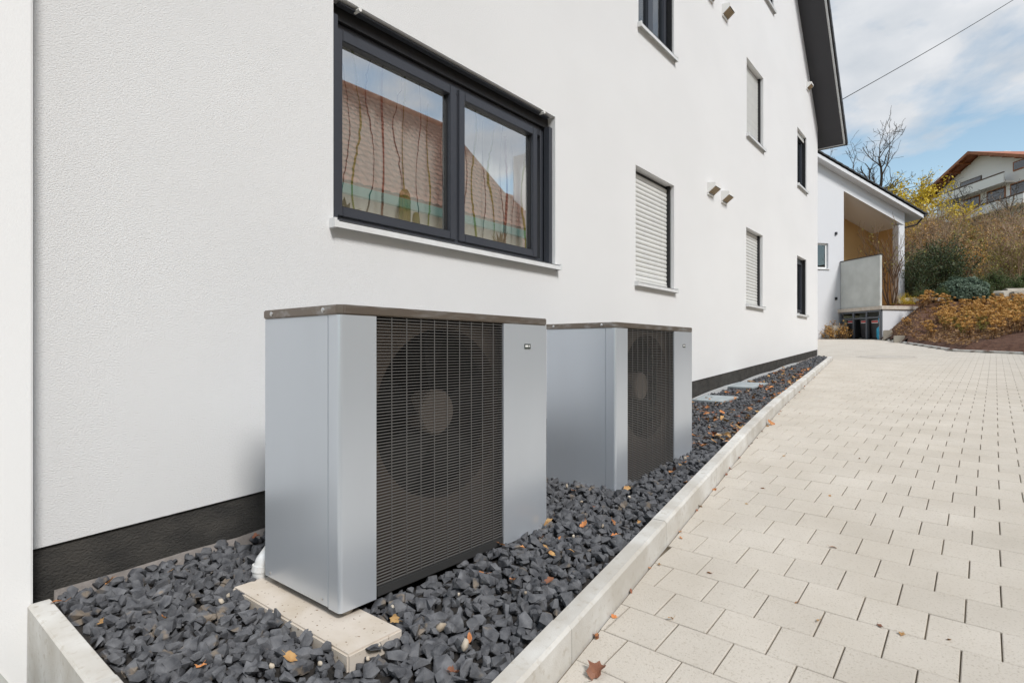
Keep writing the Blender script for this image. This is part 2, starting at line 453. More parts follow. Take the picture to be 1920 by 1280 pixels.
# boundary of the drive towards the planted bank: corner points in world coordinates
BA = Vector((2.75 - 3.05, 29.0)); BB = Vector((2.75 - 0.33, 19.3)); BC = Vector((2.75 + 1.0, 18.4)); BD = Vector((2.75 + 9.0, 15.0))
def bank_dist(X, Y):
    """signed distance past the bank kerb (positive on the planted side)"""
    best = 1e9; p = Vector((X, Y))
    pts = [BA + (BA - BB) * 3, BA, BB, BC, BD, BD + (BD - BC) * 6]
    sgn = -1
    for i in range(len(pts) - 1):
        a, b = pts[i], pts[i + 1]
        ab = b - a
        t = max(0, min(1, (p - a).dot(ab) / ab.length_squared))
        q = a + ab * t
        d = (p - q).length
        if d < best:
            best = d
            cr_ = ab.x * (p.y - a.y) - ab.y * (p.x - a.x)
            sgn = 1 if cr_ > 0 else -1
    return best * sgn
def depth(X, Y): return -SY_ * (X - CAM.x) + CY_ * (Y - CAM.y)
def hill(X, Y):
    g = gz(X, Y)
    s = bank_dist(X, Y)
    if s <= 0: return g
    d = depth(X, Y)
    H = 1.2 + interp(d, [14, 19, 22, 25, 30, 36, 45, 55, 60, 75, 120, 300], [-0.6, 0.0, 1.0, 2.1, 3.6, 5.5, 8.6, 12.0, 13.6, 17, 24, 40])
    return max(g, min(max(H, g + 0.25 * min(s, 4)), g + 0.03 + 0.8 * s + 0.26 * max(0.0, d - 28) * min(1.0, s)))

# ================================================================== SETTING
rng = random.Random(7)
# ---- ground sheet
def grid_axis(breaks):
    out = []
    for a, b, st in breaks:
        x = a
        while x < b - 1e-6:
            out.append(x); x += st
    out.append(breaks[-1][1]); return out
gx = grid_axis([(-700, -60, 80), (-60, -8, 4), (-8, 14, 0.5), (14, 60, 2.0), (60, 700, 80)])
gy = grid_axis([(-700, -40, 80), (-40, -4, 4), (-4, 34, 0.5), (34, 70, 1.5), (70, 150, 8), (150, 900, 80)])
vv = []; ff = []
for Y in gy:
    for X in gx:
        z = hill(X, Y)
        s = bank_dist(X, Y)
        if s < 0.4 and -9 < X < 9 and -9 < Y < 33: z -= 0.30
        elif s >= 0.4: z += 0.10 * (mnoise.noise((X * 0.6, Y * 0.6, 0)))
        vv.append((X, Y, z))
nx = len(gx)
for j in range(len(gy) - 1):
    for i in range(nx - 1):
        ff.append((j * nx + i, j * nx + i + 1, (j + 1) * nx + i + 1, (j + 1) * nx + i))
g_mb = MB().add(vv, ff)
ground = structure('ground', g_mb.mesh('ground', MT['grass'], smooth=True))
# mulch bed on the lower bank
mb = MB(); cells = {}
st = 0.25
def mulch_in(X, Y):
    s = bank_dist(X, Y)
    return 0.02 < s and depth(X, Y) < 27.5 and X < 9 and Y > 14
pts = {}
def mv(i, j):
    if (i, j) not in pts:
        X, Y = i * st, j * st
        pts[(i, j)] = len(mb.v)
        mb.v.append((X, Y, hill(X, Y) + 0.12 + 0.05 * mnoise.noise((X * 2, Y * 2, 3)) - (0.09 if bank_dist(X, Y) < 0.3 else 0)))
    return pts[(i, j)]
for i in range(-20, 40):
    for j in range(56, 150):
        if mulch_in((i + .5) * st, (j + .5) * st):
            mb.f.append((mv(i, j), mv(i + 1, j), mv(i + 1, j + 1), mv(i, j + 1)))
structure('mulch_bed', mb.mesh('mulch_bed', MT['mulch'], smooth=True))

# ---- paved driveway: sand bed, single pavers, the far rest joined
PHI, PW, PL, U0, V0, PS = -0.0128, 0.1991, 0.1961, -0.7577, 1.5746, -0.487
cphi, sphi = math.cos(PHI), math.sin(PHI)
def uv2w(u, v): return (CAM.x + cphi * u - sphi * v, sphi * u + cphi * v)
mb = MB()
ys = grid_axis([(-6, 3, 0.5), (3, 8, 0.25), (8, 30.5, 0.5)])
xsg = grid_axis([(-5, 7.0, 0.5)])
idx = {}
for j, Y in enumerate(ys):
    for i, X in enumerate(xsg):
        XX = max(X, kerb_x(Y) - 0.04) if 0.2 < Y < 14.55 else X
        idx[(i, j)] = len(mb.v); mb.v.append((XX, Y, gz(XX, Y) - 0.0065))
for j in range(len(ys) - 1):
    for i in range(len(xsg) - 1):
        cx_, cy_ = (xsg[i] + xsg[i + 1]) / 2, (ys[j] + ys[j + 1]) / 2
        if bank_dist(cx_, cy_) > 0.45: continue
        if xsg[i + 1] < kerb_x(cy_) - 0.04 and 0.2 < cy_ < 14.5: continue
        mb.f.append((idx[(i, j)], idx[(i + 1, j)], idx[(i + 1, j + 1)], idx[(i, j + 1)]))
driveway = structure('driveway', mb.mesh('driveway', MT['joint']))

GU, GV = 0.0044, 0.0022          # open joint between neighbours in a row, tighter one between rows
def paver_mesh(poly):
    """polygon local xy -> chamfered paver, top at z=0"""
    k = len(poly)
    cx_ = sum(p[0] for p in poly) / k; cy_ = sum(p[1] for p in poly) / k
    ch = 0.003
    def inset(p):
        dx, dy = cx_ - p[0], cy_ - p[1]
        L = math.hypot(dx, dy) or 1
        return (p[0] + dx / L * ch * 1.3, p[1] + dy / L * ch * 1.3)
    top = [(*inset(p), 0.0) for p in poly]
    mid = [(p[0], p[1], -0.0025) for p in poly]
    bot = [(p[0], p[1], -0.03) for p in poly]
    vs = top + mid + bot
    fs = [tuple(range(k))]
    for i in range(k):
        j = (i + 1) % k
        fs.append((k + i, k + j, j, i)); fs.append((2 * k + i, 2 * k + j, k + j, k + i))
    return vs, fs
full = [(-PW / 2 + GU / 2, -PL / 2 + GV / 2), (PW / 2 - GU / 2, -PL / 2 + GV / 2), (PW / 2 - GU / 2, PL / 2 - GV / 2), (-PW / 2 + GU / 2, PL / 2 - GV / 2)]
fv, ff_ = paver_mesh(full)
full_me = MB().add(fv, ff_).mesh('paver', MT['paver'])
pav = []
# clip lines in world xy: a*x+b*y<=c
ka, kb, kc = -1.0, -0.109, -(1.739 + 0.109 * 1.45) - 0.004          # right of the gravel kerb face
nAB = Vector(((BB - BA).y, -(BB - BA).x)).normalized()
if nAB.dot(Vector((1, 0))) < 0: nAB = -nAB
nBC = Vector(((BC - BB).y, -(BC - BB).x)).normalized()
if nBC.dot(Vector((0, 1))) < 0: nBC = -nBC
nCD = Vector(((BD - BC).y, -(BD - BC).x)).normalized()
if nCD.dot(Vector((0, 1))) < 0: nCD = -nCD
prg = random.Random(3)
for row in range(-36, 148):
    v = V0 + (row + 0.5) * PL
    rs = (PS * row) % 1.0
    for k in range(-40, 32):
        u = U0 + (k + rs + 0.5) * PW
        X, Y = uv2w(u, v)
        if X > 6.6 or X < -4.5 or Y < -5.5 or Y > 30: continue
        s = bank_dist(X, Y)
        if s > 0.15: continue
        poly = full; cut = False
        if Y < 14.7 and X < 4.0:
            if X < kerb_x(Y) - 0.16 and Y > 0.3: continue
            if X < 0.0 and Y < 0.6: continue
        wpoly = [(X + cphi * p[0] - sphi * p[1], Y + sphi * p[0] + cphi * p[1]) for p in full]
        cl = wpoly
        if 0.3 < Y < 14.75 and X < kerb_x(Y) + 0.2: cl = clip_poly(cl, ka, kb, kc)
        if s > -0.25:
            nn, pp = (nAB, BB) if X < BB.x else ((nBC, BB) if X < BC.x else (nCD, BC))
            cl = clip_poly(cl, nn.x, nn.y, nn.dot(pp) - 0.012)
        if len(cl) < 3 or area2(cl) < 0.0012: continue
        if cl is not wpoly and area2(cl) < 0.999 * area2(wpoly):
            poly = [((cphi * (p[0] - X) + sphi * (p[1] - Y)), (-sphi * (p[0] - X) + cphi * (p[1] - Y))) for p in cl]; cut = True
        z = gz(X, Y) + prg.uniform(-0.0008, 0.0008)
        pav.append((X, Y, z, poly, cut, prg.uniform(-0.004, 0.004), prg.uniform(-0.004, 0.004)))
def visible_size(p):
    q = to_px(p)
    if q is None or q[0] < -20 or q[0] > 1940 or q[1] > 1300: return 0
    return 1.0 / q[2] ** 2
order = sorted(range(len(pav)), key=lambda i: -visible_size(pav[i][:3]) * area2(pav[i][3]))
single = set(order[:300])
rest = MB()
for i, (X, Y, z, poly, cut, tx, ty) in enumerate(pav):
    rot = Euler((math.atan(slope_y(Y)) + tx, 0.0174 + ty, PHI)).to_matrix()
    if i in single:
        if cut:
            a, b = paver_mesh(poly); me = MB().add(a, b).mesh('paver', MT['paver'])
        else: me = full_me
        o = link('paver', me, driveway, (X, Y, z)); o.rotation_euler = rot.to_euler()
    else:
        a, b = (fv, ff_) if not cut else paver_mesh(poly)
        rest.add([rot @ Vector(p) + Vector((X, Y, z)) for p in a], b)
o = link('paver_field', rest.mesh('paver_field', MT['paver']), driveway); o['kind'] = 'stuff'

# ---- gravel bed: soil sheet, single stones, the rest joined
mb = MB()
for j in range(61):
    Y = 0.5 + j * (14.1 / 60)
    for i in range(9):
        X = -0.02 + (kerb_x(Y) - 0.07 + 0.02) * i / 8
        mb.v.append((X, Y, gravel_z(X, Y) - 0.035))
for j in range(60):
    for i in range(8):
        a = j * 9 + i; mb.f.append((a, a + 1, a + 10, a + 9))
bed = structure('gravel_bed', mb.mesh('gravel_bed', MT['soil'], smooth=True))
def hull_stone(rg, n=13, flat=0.6, cube=0.5):
    bm = bmesh.new(); yw_ = rg.uniform(0.52, 0.85)
    for _ in range(n):
        p = Vector((rg.gauss(0, 1), rg.gauss(0, 1), rg.gauss(0, 1))).normalized()
        q = Vector([math.copysign(abs(c) ** 0.6, c) for c in p]) * cube + p * (1 - cube)
        q *= rg.uniform(0.8, 1.08)
        bm.verts.new((q.x * 1.0, q.y * yw_, q.z * flat))
    r = bmesh.ops.convex_hull(bm, input=bm.verts)
    junk = [e for e in r['geom_interior'] if isinstance(e, bmesh.types.BMVert)]
    bmesh.ops.delete(bm, geom=junk, context='VERTS')
    bmesh.ops.dissolve_limit(bm, angle_limit=0.22, verts=bm.verts, edges=bm.edges)
    bmesh.ops.triangulate(bm, faces=[f for f in bm.faces if len(f.verts) > 4])
    me = bpy.data.meshes.new('stone'); bm.to_mesh(me); bm.free()
    return me
srg = random.Random(11)
protos = []
for i in range(36):
    me = hull_stone(srg, srg.choice([11, 13, 15]), srg.uniform(0.45, 0.72)); me.materials.append(MT['stone']); protos.append(me)
PUMP = [dict(y=1.098, z=0.301), dict(y=3.010, z=0.312)]
PX0, PX1 = 0.578, 1.093
SLABS = [(0.53, 1.296, 0.992, 1.203)]
PLATES = []
def blocked(X, Y):
    for p in PUMP:
        if PX0 + 0.02 < X < PX1 - 0.02 and p['y'] + 0.02 < Y < p['y'] + 1.19: return True
    for (x0, x1, y0, y1) in SLABS:
        if x0 < X < x1 - 0.004 and y0 + 0.006 < Y < y1 - 0.004: return True
    return False
stones = []
def scatter(y0, y1, sp, smin, smax, dz, keep):
    Y = y0
    while Y < y1:
        xr = kerb_x(Y) - 0.115
        X = 0.03
        while X < xr:
            if srg.random() < keep:
                x, y = X + srg.uniform(-.5, .5) * sp, Y + srg.uniform(-.5, .5) * sp
                x = min(max(x, 0.02), kerb_x(y) - 0.11); y = max(y, 0.56)
                if not blocked(x, y):
                    sz = srg.uniform(smin, smax) * (0.75 + 0.5 * srg.random() ** 2)
                    z = gravel_z(x, y) + dz + 0.012 * mnoise.noise((x * 5, y * 5, 0)) + srg.uniform(-0.006, 0.008)
                    stones.append((srg.randrange(36), (x, y, z), (srg.gauss(0, 0.38), srg.gauss(0, 0.38), srg.uniform(0, 6.28)), sz))
            X += sp
        Y += sp
scatter(0.575, 5.2, 0.040, 0.025, 0.037, -0.024, 1.0)
scatter(0.575, 5.2, 0.048, 0.020, 0.040, -0.006, 0.93)
scatter(0.575, 5.2, 0.13, 0.034, 0.043, 0.002, 0.8)
scatter(5.2, 14.55, 0.042, 0.024, 0.036, -0.016, 1.0)
scatter(5.2, 14.55, 0.055, 0.022, 0.036, 0.0, 0.8)
def st_vis(s):
    q = to_px(s[1])
    if q is None or q[0] < 60 or q[0] > 1900 or q[1] > 1290: return 0
    hid = (s[1][0] < PX0 + .1 and s[1][1] > 1.0)
    return 0 if hid else (s[3] / q[2]) ** 2 * (1 + 6 * (s[1][2] - gravel_z(s[1][0], s[1][1]) + 0.02))
order = sorted(range(len(stones)), key=lambda i: -st_vis(stones[i]))
single = set(order[:300])
pv = []; pf = []
for me in protos:
    pv.append(np.array([v.co[:] for v in me.vertices])); pf.append([tuple(p.vertices) for p in me.polygons])
rv = []; rf = []; off = 0
for i, (k, loc, rot, sz) in enumerate(stones):
    if i in single:
        o = link('stone', protos[k], bed, loc); o.rotation_euler = rot; o.scale = (sz, sz, sz)
    else:
        Rm = np.array(Euler(rot).to_matrix())
        a = (pv[k] * sz) @ Rm.T + np.array(loc)
        rv.append(a); rf += [tuple(q + off for q in f) for f in pf[k]]; off += len(a)
me = bpy.data.meshes.new('gravel'); me.from_pydata(np.concatenate(rv).tolist(), [], rf); me.materials.append(MT['stone'])
o = link('gravel', me, bed); o['kind'] = 'stuff'
# pale pebbles among the gravel
peb_me = []
for i in range(5):
    q = hull_stone(srg, 22, 0.75, 0.15); q.name = 'pebble'; q.materials.append(MT['pebble']); q.polygons.foreach_set('use_smooth', [True] * len(q.polygons)); peb_me.append(q)
def gravel_hit(px, py):
    r = ray(px, py); t = 0.8
    while t < 30:
        p = CAM + r * t
        if p.z < gravel_z(p.x, p.y): return Vector((p.x, p.y, gravel_z(p.x, p.y)))
        t += 0.004
    return None
for px, py, k in [(1063, 914, 0.028), (1347, 819, 0.05), (826, 1182, 0.03), (872, 1215, 0.028), (690, 1243, 0.014), (710, 1216, 0.014), (428, 1122, 0.02), (415, 1134, 0.02), (860, 1120, 0.014), (985, 1117, 0.012), (1285, 862, 0.03),
                  (1090, 945, 0.016), (1075, 1010, 0.016), (1180, 935, 0.014), (1290, 840, 0.02), (1310, 830, 0.016), (1330, 800, 0.02), (735, 1145, 0.016), (600, 1252, 0.014), (510, 1255, 0.015), (1345, 785, 0.025), (1130, 990, 0.014)]:
    p = gravel_hit(px, py)
    if p is None: continue
    o = link('pebble', srg.choice(peb_me), bed, p + Vector((0, 0, 0.012))); k *= 0.72; o.scale = (k, k, k); o.rotation_euler = (srg.random(), srg.random(), srg.random() * 6)

# ---- kerb stones beside the gravel bed (1 m stones)
kerb_line = structure('gravel_kerb', None)
def kerb_stone(p0, p1, n_in, top0, top1, foot, w=0.078, name='kerb_stone', parent=None, ch=0.012):
    """stone with a chamfered outer arris; p0/p1 face foot in xy, n_in unit vector into the bed"""
    p0, p1, n_in = Vector(p0), Vector(p1), Vector(n_in)
    d = (p1 - p0).normalized() * 0.0016
    p0, p1 = p0 + d, p1 - d
    vs = []
    for p, tp in ((p0, top0), (p1, top1)):
        prof_ = [(0, foot), (0.003, tp - ch), (0.003 + ch * 0.85, tp - 0.001), (w * 0.55, tp), (w - 0.004, tp), (w, tp - 0.005), (w, foot)]
        for s_, z in prof_:
            vs.append((p.x + n_in.x * s_, p.y + n_in.y * s_, z))
    k = 7
    fs = [(i, i + 1, k + i + 1, k + i) for i in range(k - 1)] + [(k - 1, 0, k, 2 * k - 1)]
    fs += [tuple(range(k - 1, -1, -1)), tuple(range(k, 2 * k))]
    mbk = MB().add(vs, fs)
    return link(name, mbk.mesh(name, MT['kerb'], bevel=0.0), parent)
kn = Vector((-1, -0.109)).normalized()
joints = [0.452] + [0.566 + i for i in range(15)]
joints[-1] = 14.62
for i in range(len(joints) - 1):
    a, b = joints[i], joints[i + 1]
    dz = srg.uniform(-0.002, 0.002)
    kerb_stone((kerb_x(a), a), (kerb_x(b), b), kn, kerb_top(a) + dz, kerb_top(b) + dz, gz(kerb_x(a), a) - 0.15, parent=kerb_line)
# short return of edging stones between pier and long kerb
ret = structure('edging_return', None)
xs_ = [0.10, 0.86, 1.75]
for i in range(2):
    kerb_stone((xs_[i], 0.452), (xs_[i + 1], 0.452), (0, 1), 0.272, 0.268, -0.1, w=0.07, parent=ret, name='edging_stone', ch=0.008)
# bank kerb
bk = structure('bank_kerb', None)
for a, b in ((BA, BB), (BB, BC), (BC, BD)):
    L = (b - a).length; k = max(1, round(L))
    for i in range(k):
        p, q = a.lerp(b, i / k), a.lerp(b, (i + 1) / k)
        nrm = Vector(((b - a).y, -(b - a).x)).normalized()
        if bank_dist(p.x + nrm.x, p.y + nrm.y) < 0: nrm = -nrm
        kerb_stone(p, q, nrm, gz(p.x, p.y) + 0.06, gz(q.x, q.y) + 0.06, gz(p.x, p.y) - 0.2, w=0.09, parent=bk)
#@@SETTING_END

# ================================================================== MAIN HOUSE
YL, YR, HD = -1.95, 14.583, -11.0
RIDGE_Y = 6.5
SK = 1.028
def roof_u(Y): return 6.346 - SK * (abs(Y - RIDGE_Y) - (14.583 - RIDGE_Y))     # underside of the roof
house = root('apartment_house', (0, 7.0, 0.3), 'large white rendered house with dark sloping eaves and dark grey base behind the heat pumps', 'house')
# openings: (y0, y1, z0, z1)
OP = dict(W1=(1.782, 3.94, 1.91, 3.187), S1=(5.427, 6.428, 1.908, 3.158), S2=(9.217, 10.13, 1.912, 3.14), U2=(9.242, 10.17, 4.615, 5.845),
          N1=(12.61, 13.44, 4.595, 5.77), N2=(12.587, 13.432, 1.923, 3.127), T1=(5.492, 6.42, 4.675, 5.86), T2=(9.95, 10.82, 7.29, 8.5),
          A1=(1.782, 3.94, 4.67, 5.86))
ycut = sorted(set([YL, 0.471, YR, RIDGE_Y, 14.0, 0.0, 7.5, 8.5, 11.5] + [o[0] for o in OP.values()] + [o[1] for o in OP.values()]))
zcut = sorted(set([0.0, 0.5, 0.8, 1.2, 1.5, 4.0, 6.2, 7.0, 9.5, 11.0, 12.5, 15.0] + [o[2] for o in OP.values()] + [o[3] for o in OP.values()]))
mb = MB()
for i in range(len(ycut) - 1):
    for j in range(len(zcut) - 1):
        y0, y1, z0, z1 = ycut[i], ycut[i + 1], zcut[j], zcut[j + 1]
        cy_, cz_ = (y0 + y1) / 2, (z0 + z1) / 2
        if any(o[0] < cy_ < o[1] and o[2] < cz_ < o[3] for o in OP.values()): continue
        poly = [(y0, z0), (y1, z0), (y1, z1), (y0, z1)]
        # below: plinth line, above: roof lines
        poly = clip_poly(poly, 0.0533, -1.0, 0.0533 * 0.485 - 0.44)
        if len(poly) < 3: continue
        poly = clip_poly(poly, SK, 1.0, 6.346 + SK * 14.583)
        if len(poly) < 3: continue
        poly = clip_poly(poly, -SK, 1.0, 6.346 + SK * 14.583 - 2 * SK * RIDGE_Y)
        if len(poly) < 3 or area2(poly) < 1e-6: continue
        mb.add([(0, p[0], p[1]) for p in poly], [tuple(range(len(poly)))])
# underside lip above the plinth, corner return, far walls
mb.quad((0, 0.4, plinth_top(0.4)), (-0.02, 0.4, plinth_top(0.4)), (-0.02, YR, plinth_top(YR)), (0, YR, plinth_top(YR)))
mb.quad((0, YR, -0.5), (HD, YR, -0.5), (HD, YR, roof_u(YR)), (0, YR, roof_u(YR)))
mb.quad((HD, YL, -1), (0, YL, -1), (0, YL, roof_u(YL)), (HD, YL, roof_u(YL)))
mb.add([(HD, YL, -1), (HD, YR, -1), (HD, YR, roof_u(YR)), (HD, RIDGE_Y, roof_u(RIDGE_Y)), (HD, YL, roof_u(YL))], [(0, 1, 2, 3, 4)])
REV = 0.15
for o in OP.values():
    y0, y1, z0, z1 = o
    mb.quad((0, y0, z0), (-REV, y0, z0), (-REV, y0, z1), (0, y0, z1))
    mb.quad((0, y1, z0), (0, y1, z1), (-REV, y1, z1), (-REV, y1, z0))
    mb.quad((0, y0, z1), (-REV, y0, z1), (-REV, y1, z1), (0, y1, z1))
    mb.quad((0, y0, z0), (0, y1, z0), (-REV, y1, z0), (-REV, y0, z0))
wall = world_part('wall', mb, MT['stucco'], house)
# plinth with an uneven upper edge
mb = MB(); n_ = 150; prv = random.Random(5)
for i in range(n_ + 1):
    Y = 0.40 + (YR - 0.003 - 0.40) * i / n_
    mb.v += [(-0.012, Y, -0.2), (-0.012, Y, plinth_top(Y) + 0.004), (-0.012 - 0.004, Y, plinth_top(Y) + 0.01)]
for i in range(n_):
    a = 3 * i; mb.f += [(a, a + 3, a + 4, a + 1), (a + 1, a + 4, a + 5, a + 2)]
mb.quad((-0.012, YR - 0.004, -0.2), (-8, YR - 0.004, -0.2), (-8, YR - 0.004, plinth_top(YR)), (-0.012, YR - 0.004, plinth_top(YR)))
world_part('plinth', mb, MT['plinth'], house)
# membrane strip at the foot of the plinth
mb = MB(); prv = random.Random(8)
for i in range(61):
    Y = 0.55 + 13.9 * i / 60
    g = gravel_z(0.02, Y); h = 0.022 + 0.02 * mnoise.noise((Y * 2.3, 0, 0))
    mb.v += [(-0.005, Y, g - 0.05), (0.012 + 0.008 * mnoise.noise((Y * 3, 4, 0)), Y, g + h), (0.022, Y, g - 0.05)]
for i in range(60):
    a = 3 * i; mb.f += [(a, a + 3, a + 4, a + 1), (a + 1, a + 4, a + 5, a + 2)]
world_part('drainage_membrane', mb, MT['membrane'], house)
# projecting pier at the near end
mb = MB().box(0.001, 0.10, YL, 0.471, -0.4, roof_u(YL) + 1.2)
pier = world_part('pier', mb, MT['stucco_smooth'], house, bevel=0.006)
mb = MB().prism([(0.1005, YL, -0.5), (0.1005, 0.42, -0.5), (0.1005, 0.42, -0.02), (0.1005, 0.36, 0.10), (0.1005, 0.30, 0.17), (0.1005, YL, 0.2)], (0.012, 0, 0))
world_part('pier_base', mb, MT['concrete'], pier)

# ---- windows and shutters
def ring(mb, x0, x1, y0, y1, z0, z1, w, wb=None):
    wb = wb or w
    mb.box(x0, x1, y0, y0 + w, z0, z1); mb.box(x0, x1, y1 - w, y1, z0, z1)
    mb.box(x0, x1, y0 + w, y1 - w, z1 - w, z1); mb.box(x0, x1, y0 + w, y1 - w, z0, z0 + wb)
def sill(parent, o, out=0.045):
    y0, y1, z0, z1 = o
    mb = MB().box(-REV + 0.002, out, y0 + 0.004, y1 - 0.004, z0 - 0.003, z0 + 0.003)
    mb.box(out - 0.004, out, y0 - 0.014, y1 + 0.014, z0 - 0.036, z0 + 0.0025)
    mb.box(0.002, out - 0.0045, y0 - 0.014, y1 + 0.014, z0 - 0.004, z0 + 0.002)
    for yy in (y0 - 0.026, y1 + 0.010):
        mb.box(0.001, out + 0.004, yy, yy + 0.016, z0 - 0.038, z0 + 0.014)
    return world_part('sill', mb, MT['sill'], parent)
def win_root(name, o):
    e = bpy.data.objects.new(name, None); COL.objects.link(e); e.parent = house; e.empty_display_size = 0.1
    c = Vector((0, (o[0] + o[1]) / 2, o[2])); e.location = c - house.location
    return e
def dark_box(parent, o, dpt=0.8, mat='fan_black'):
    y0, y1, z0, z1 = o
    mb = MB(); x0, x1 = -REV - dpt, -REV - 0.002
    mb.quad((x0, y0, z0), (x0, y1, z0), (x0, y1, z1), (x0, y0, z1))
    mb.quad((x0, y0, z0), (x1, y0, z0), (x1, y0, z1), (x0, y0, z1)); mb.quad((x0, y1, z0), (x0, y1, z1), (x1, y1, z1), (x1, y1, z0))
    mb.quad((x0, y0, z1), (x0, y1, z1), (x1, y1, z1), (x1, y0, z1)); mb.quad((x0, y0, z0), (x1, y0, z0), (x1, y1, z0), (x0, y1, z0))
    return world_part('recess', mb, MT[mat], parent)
# curved slat profile, 5 cm cover
SLP = 0.0505
def slat_mesh(L):
    mb = MB(); pr = []
    for i in range(7):
        t = i / 6
        pr.append((0.0075 * math.sin(math.pi * t) ** 0.8, -SLP / 2 + t * (SLP - 0.004)))
    k = len(pr)
    for y in (-L / 2, L / 2):
        for x, z in pr: mb.v.append((x, y, z))
        for x, z in reversed(pr): mb.v.append((x * 0.2 - 0.003, y, z))
    n2 = 2 * k
    for i in range(n2):
        j = (i + 1) % n2
        mb.f.append((i, i + n2, j + n2, j))
    mb.f.append(tuple(range(n2 - 1, -1, -1))); mb.f.append(tuple(range(n2, 2 * n2)))
    return mb.mesh('slat', MT['shutter'])
def shutter_window(o):
    w = win_root('shuttered_window', o)
    y0, y1, z0, z1 = o
    sill(w, o); dark_box(w, o, 0.3)
    world_part('guide_rail', MB().box(-0.115, -0.045, y0 + 0.002, y0 + 0.028, z0 + 0.004, z1 - 0.002), MT['black_plastic'], w)
    world_part('guide_rail', MB().box(-0.115, -0.045, y1 - 0.034, y1 - 0.002, z0 + 0.004, z1 - 0.002), MT['black_plastic'], w)
    world_part('head_rail', MB().box(-0.13, -0.095, y0 + 0.028, y1 - 0.034, z1 - 0.05, z1 - 0.002), MT['black_plastic'], w)
    L = y1 - y0 - 0.07
    me = slat_mesh(L)
    z = z0 + 0.055 + SLP / 2
    yc = (y0 + 0.03 + y1 - 0.036) / 2
    while z < z1 - 0.02:
        s = link('slat', me, w, Vector((-0.085, yc, z)) - Vector((0, (y0 + y1) / 2, z0)))
        z += SLP
    mb = MB().box(-0.094, -0.074, y0 + 0.03, y1 - 0.036, z0 + 0.028, z0 + 0.054)
    world_part('end_bar', mb, MT['shutter'], w)
    return w
for k in ('S1', 'S2', 'U2'): shutter_window(OP[k])

def casement(o, dark=True, mull=None, curtain=False, blind=0.0):
    w = win_root('casement_window', o)
    y0, y1, z0, z1 = o
    sill(w, o); dark_box(w, o, 1.2, 'fan_black')
    mb = MB(); ring(mb, -0.145, -0.085, y0 + 0.002, y1 - 0.002, z0 + 0.004, z1 - 0.002, 0.07)
    world_part('frame', mb, MT['anthracite'], w)
    mb = MB(); ring(mb, -0.13, -0.075, y0 + 0.06, y1 - 0.06, z0 + 0.06, z1 - 0.06, 0.06)
    world_part('sash', mb, MT['anthracite'], w)
    mb = MB().box(-0.108, -0.102, y0 + 0.115, y1 - 0.115, z0 + 0.115, z1 - 0.115)
    world_part('pane', mb, MT['glass_dark'], w)
    for q in (y0 + 0.003, y1 - 0.03):
        world_part('guide_rail', MB().box(-0.075, -0.02, q, q + 0.027, z0 + 0.004, z1 - 0.003), MT['black_plastic'], w)
    if curtain:
        ym = (y0 + y1) / 2 - 0.02
        world_part('mullion', MB().box(-0.14, -0.07, ym - 0.06, ym + 0.06, z0 + 0.07, z1 - 0.07), MT['anthracite'], w)
        mb = MB()
        for i in range(13):
            y = y0 + 0.38 + 0.03 * i; x = -0.2 + 0.015 * math.sin(i * 1.7)
            mb.v += [(x, y, z0 + 0.05), (x, y, z1 - 0.05)]
        for i in range(12): mb.f.append((2 * i, 2 * i + 2, 2 * i + 3, 2 * i + 1))
        world_part('curtain', mb, MT['curtain'], w, smooth=True)
    if blind:
        L = y1 - y0 - 0.07; me = slat_mesh(L); z = z1 - 0.03
        for i in range(int(blind / SLP)):
            link('slat', me, w, Vector((-0.05, (y0 + y1) / 2, z)) - Vector((0, (y0 + y1) / 2, z0))); z -= SLP
    return w
casement(OP['N1'], blind=0.12); casement(OP['N2']); casement(OP['T1'], curtain=True); casement(OP['T2']); casement(OP['A1'])

# ---- large two-part window
o = OP['W1']; w1 = win_root('double_window', o)
y0, y1, z0, z1 = o
sill(w1, o, 0.05)
mb = MB(); ring(mb, -0.155, -0.10, y0 + 0.002, y1 - 0.002, z0 + 0.004, z1 - 0.09, 0.075, 0.06)
mb.box(-0.155, -0.10, 2.785, 2.90, z0 + 0.064, z1 - 0.165)
world_part('frame', mb, MT['anthracite'], w1, bevel=0.003, seg=1)
PANES = [(1.902, 2.768, 2.035, 3.005), (2.925, 3.735, 2.035, 3.005)]
for (a, b, c, d) in PANES:
    mb = MB(); ring(mb, -0.14, -0.085, a - 0.065, b + 0.065, c - 0.06, d + 0.055, 0.062, 0.057)
    s = world_part('sash', mb, MT['anthracite'], w1, bevel=0.004, seg=2)
    mb = MB(); ring(mb, -0.138, -0.112, a - 0.006, b + 0.006, c - 0.006, d + 0.006, 0.012)
    world_part('gasket', mb, MT['black_plastic'], w1)
    mb = MB().quad((-0.126, a - 0.004, c - 0.004), (-0.126, b + 0.004, c - 0.004), (-0.126, b + 0.004, d + 0.004), (-0.126, a - 0.004, d + 0.004))
    world_part('pane', mb, MT['glass'], w1)
mb = MB().box(-0.15, -0.075, y0 + 0.003, y1 - 0.003, z1 - 0.088, z1 - 0.003)
world_part('shutter_box', mb, MT['black_plastic'], w1)
mb = MB().box(-0.062, -0.022, y0 + 0.055, y1 - 0.055, z1 - 0.022, z1 - 0.012)
world_part('end_bar', mb, MT['anthracite'], w1)
for q in (y0 + 0.003, y1 - 0.05):
    world_part('guide_rail', MB().box(-0.0845, -0.03, q, q + 0.045, z0 + 0.006, z1 - 0.09), MT['anthracite'], w1)
for yy in (y0 + 0.17, y1 - 0.17):
    mb = MB().tube([(-0.04, yy, z1 - 0.016), (0.012, yy, z1 - 0.018)], 0.0115, 10)
    world_part('shutter_stop', mb, MT['vent'], w1)
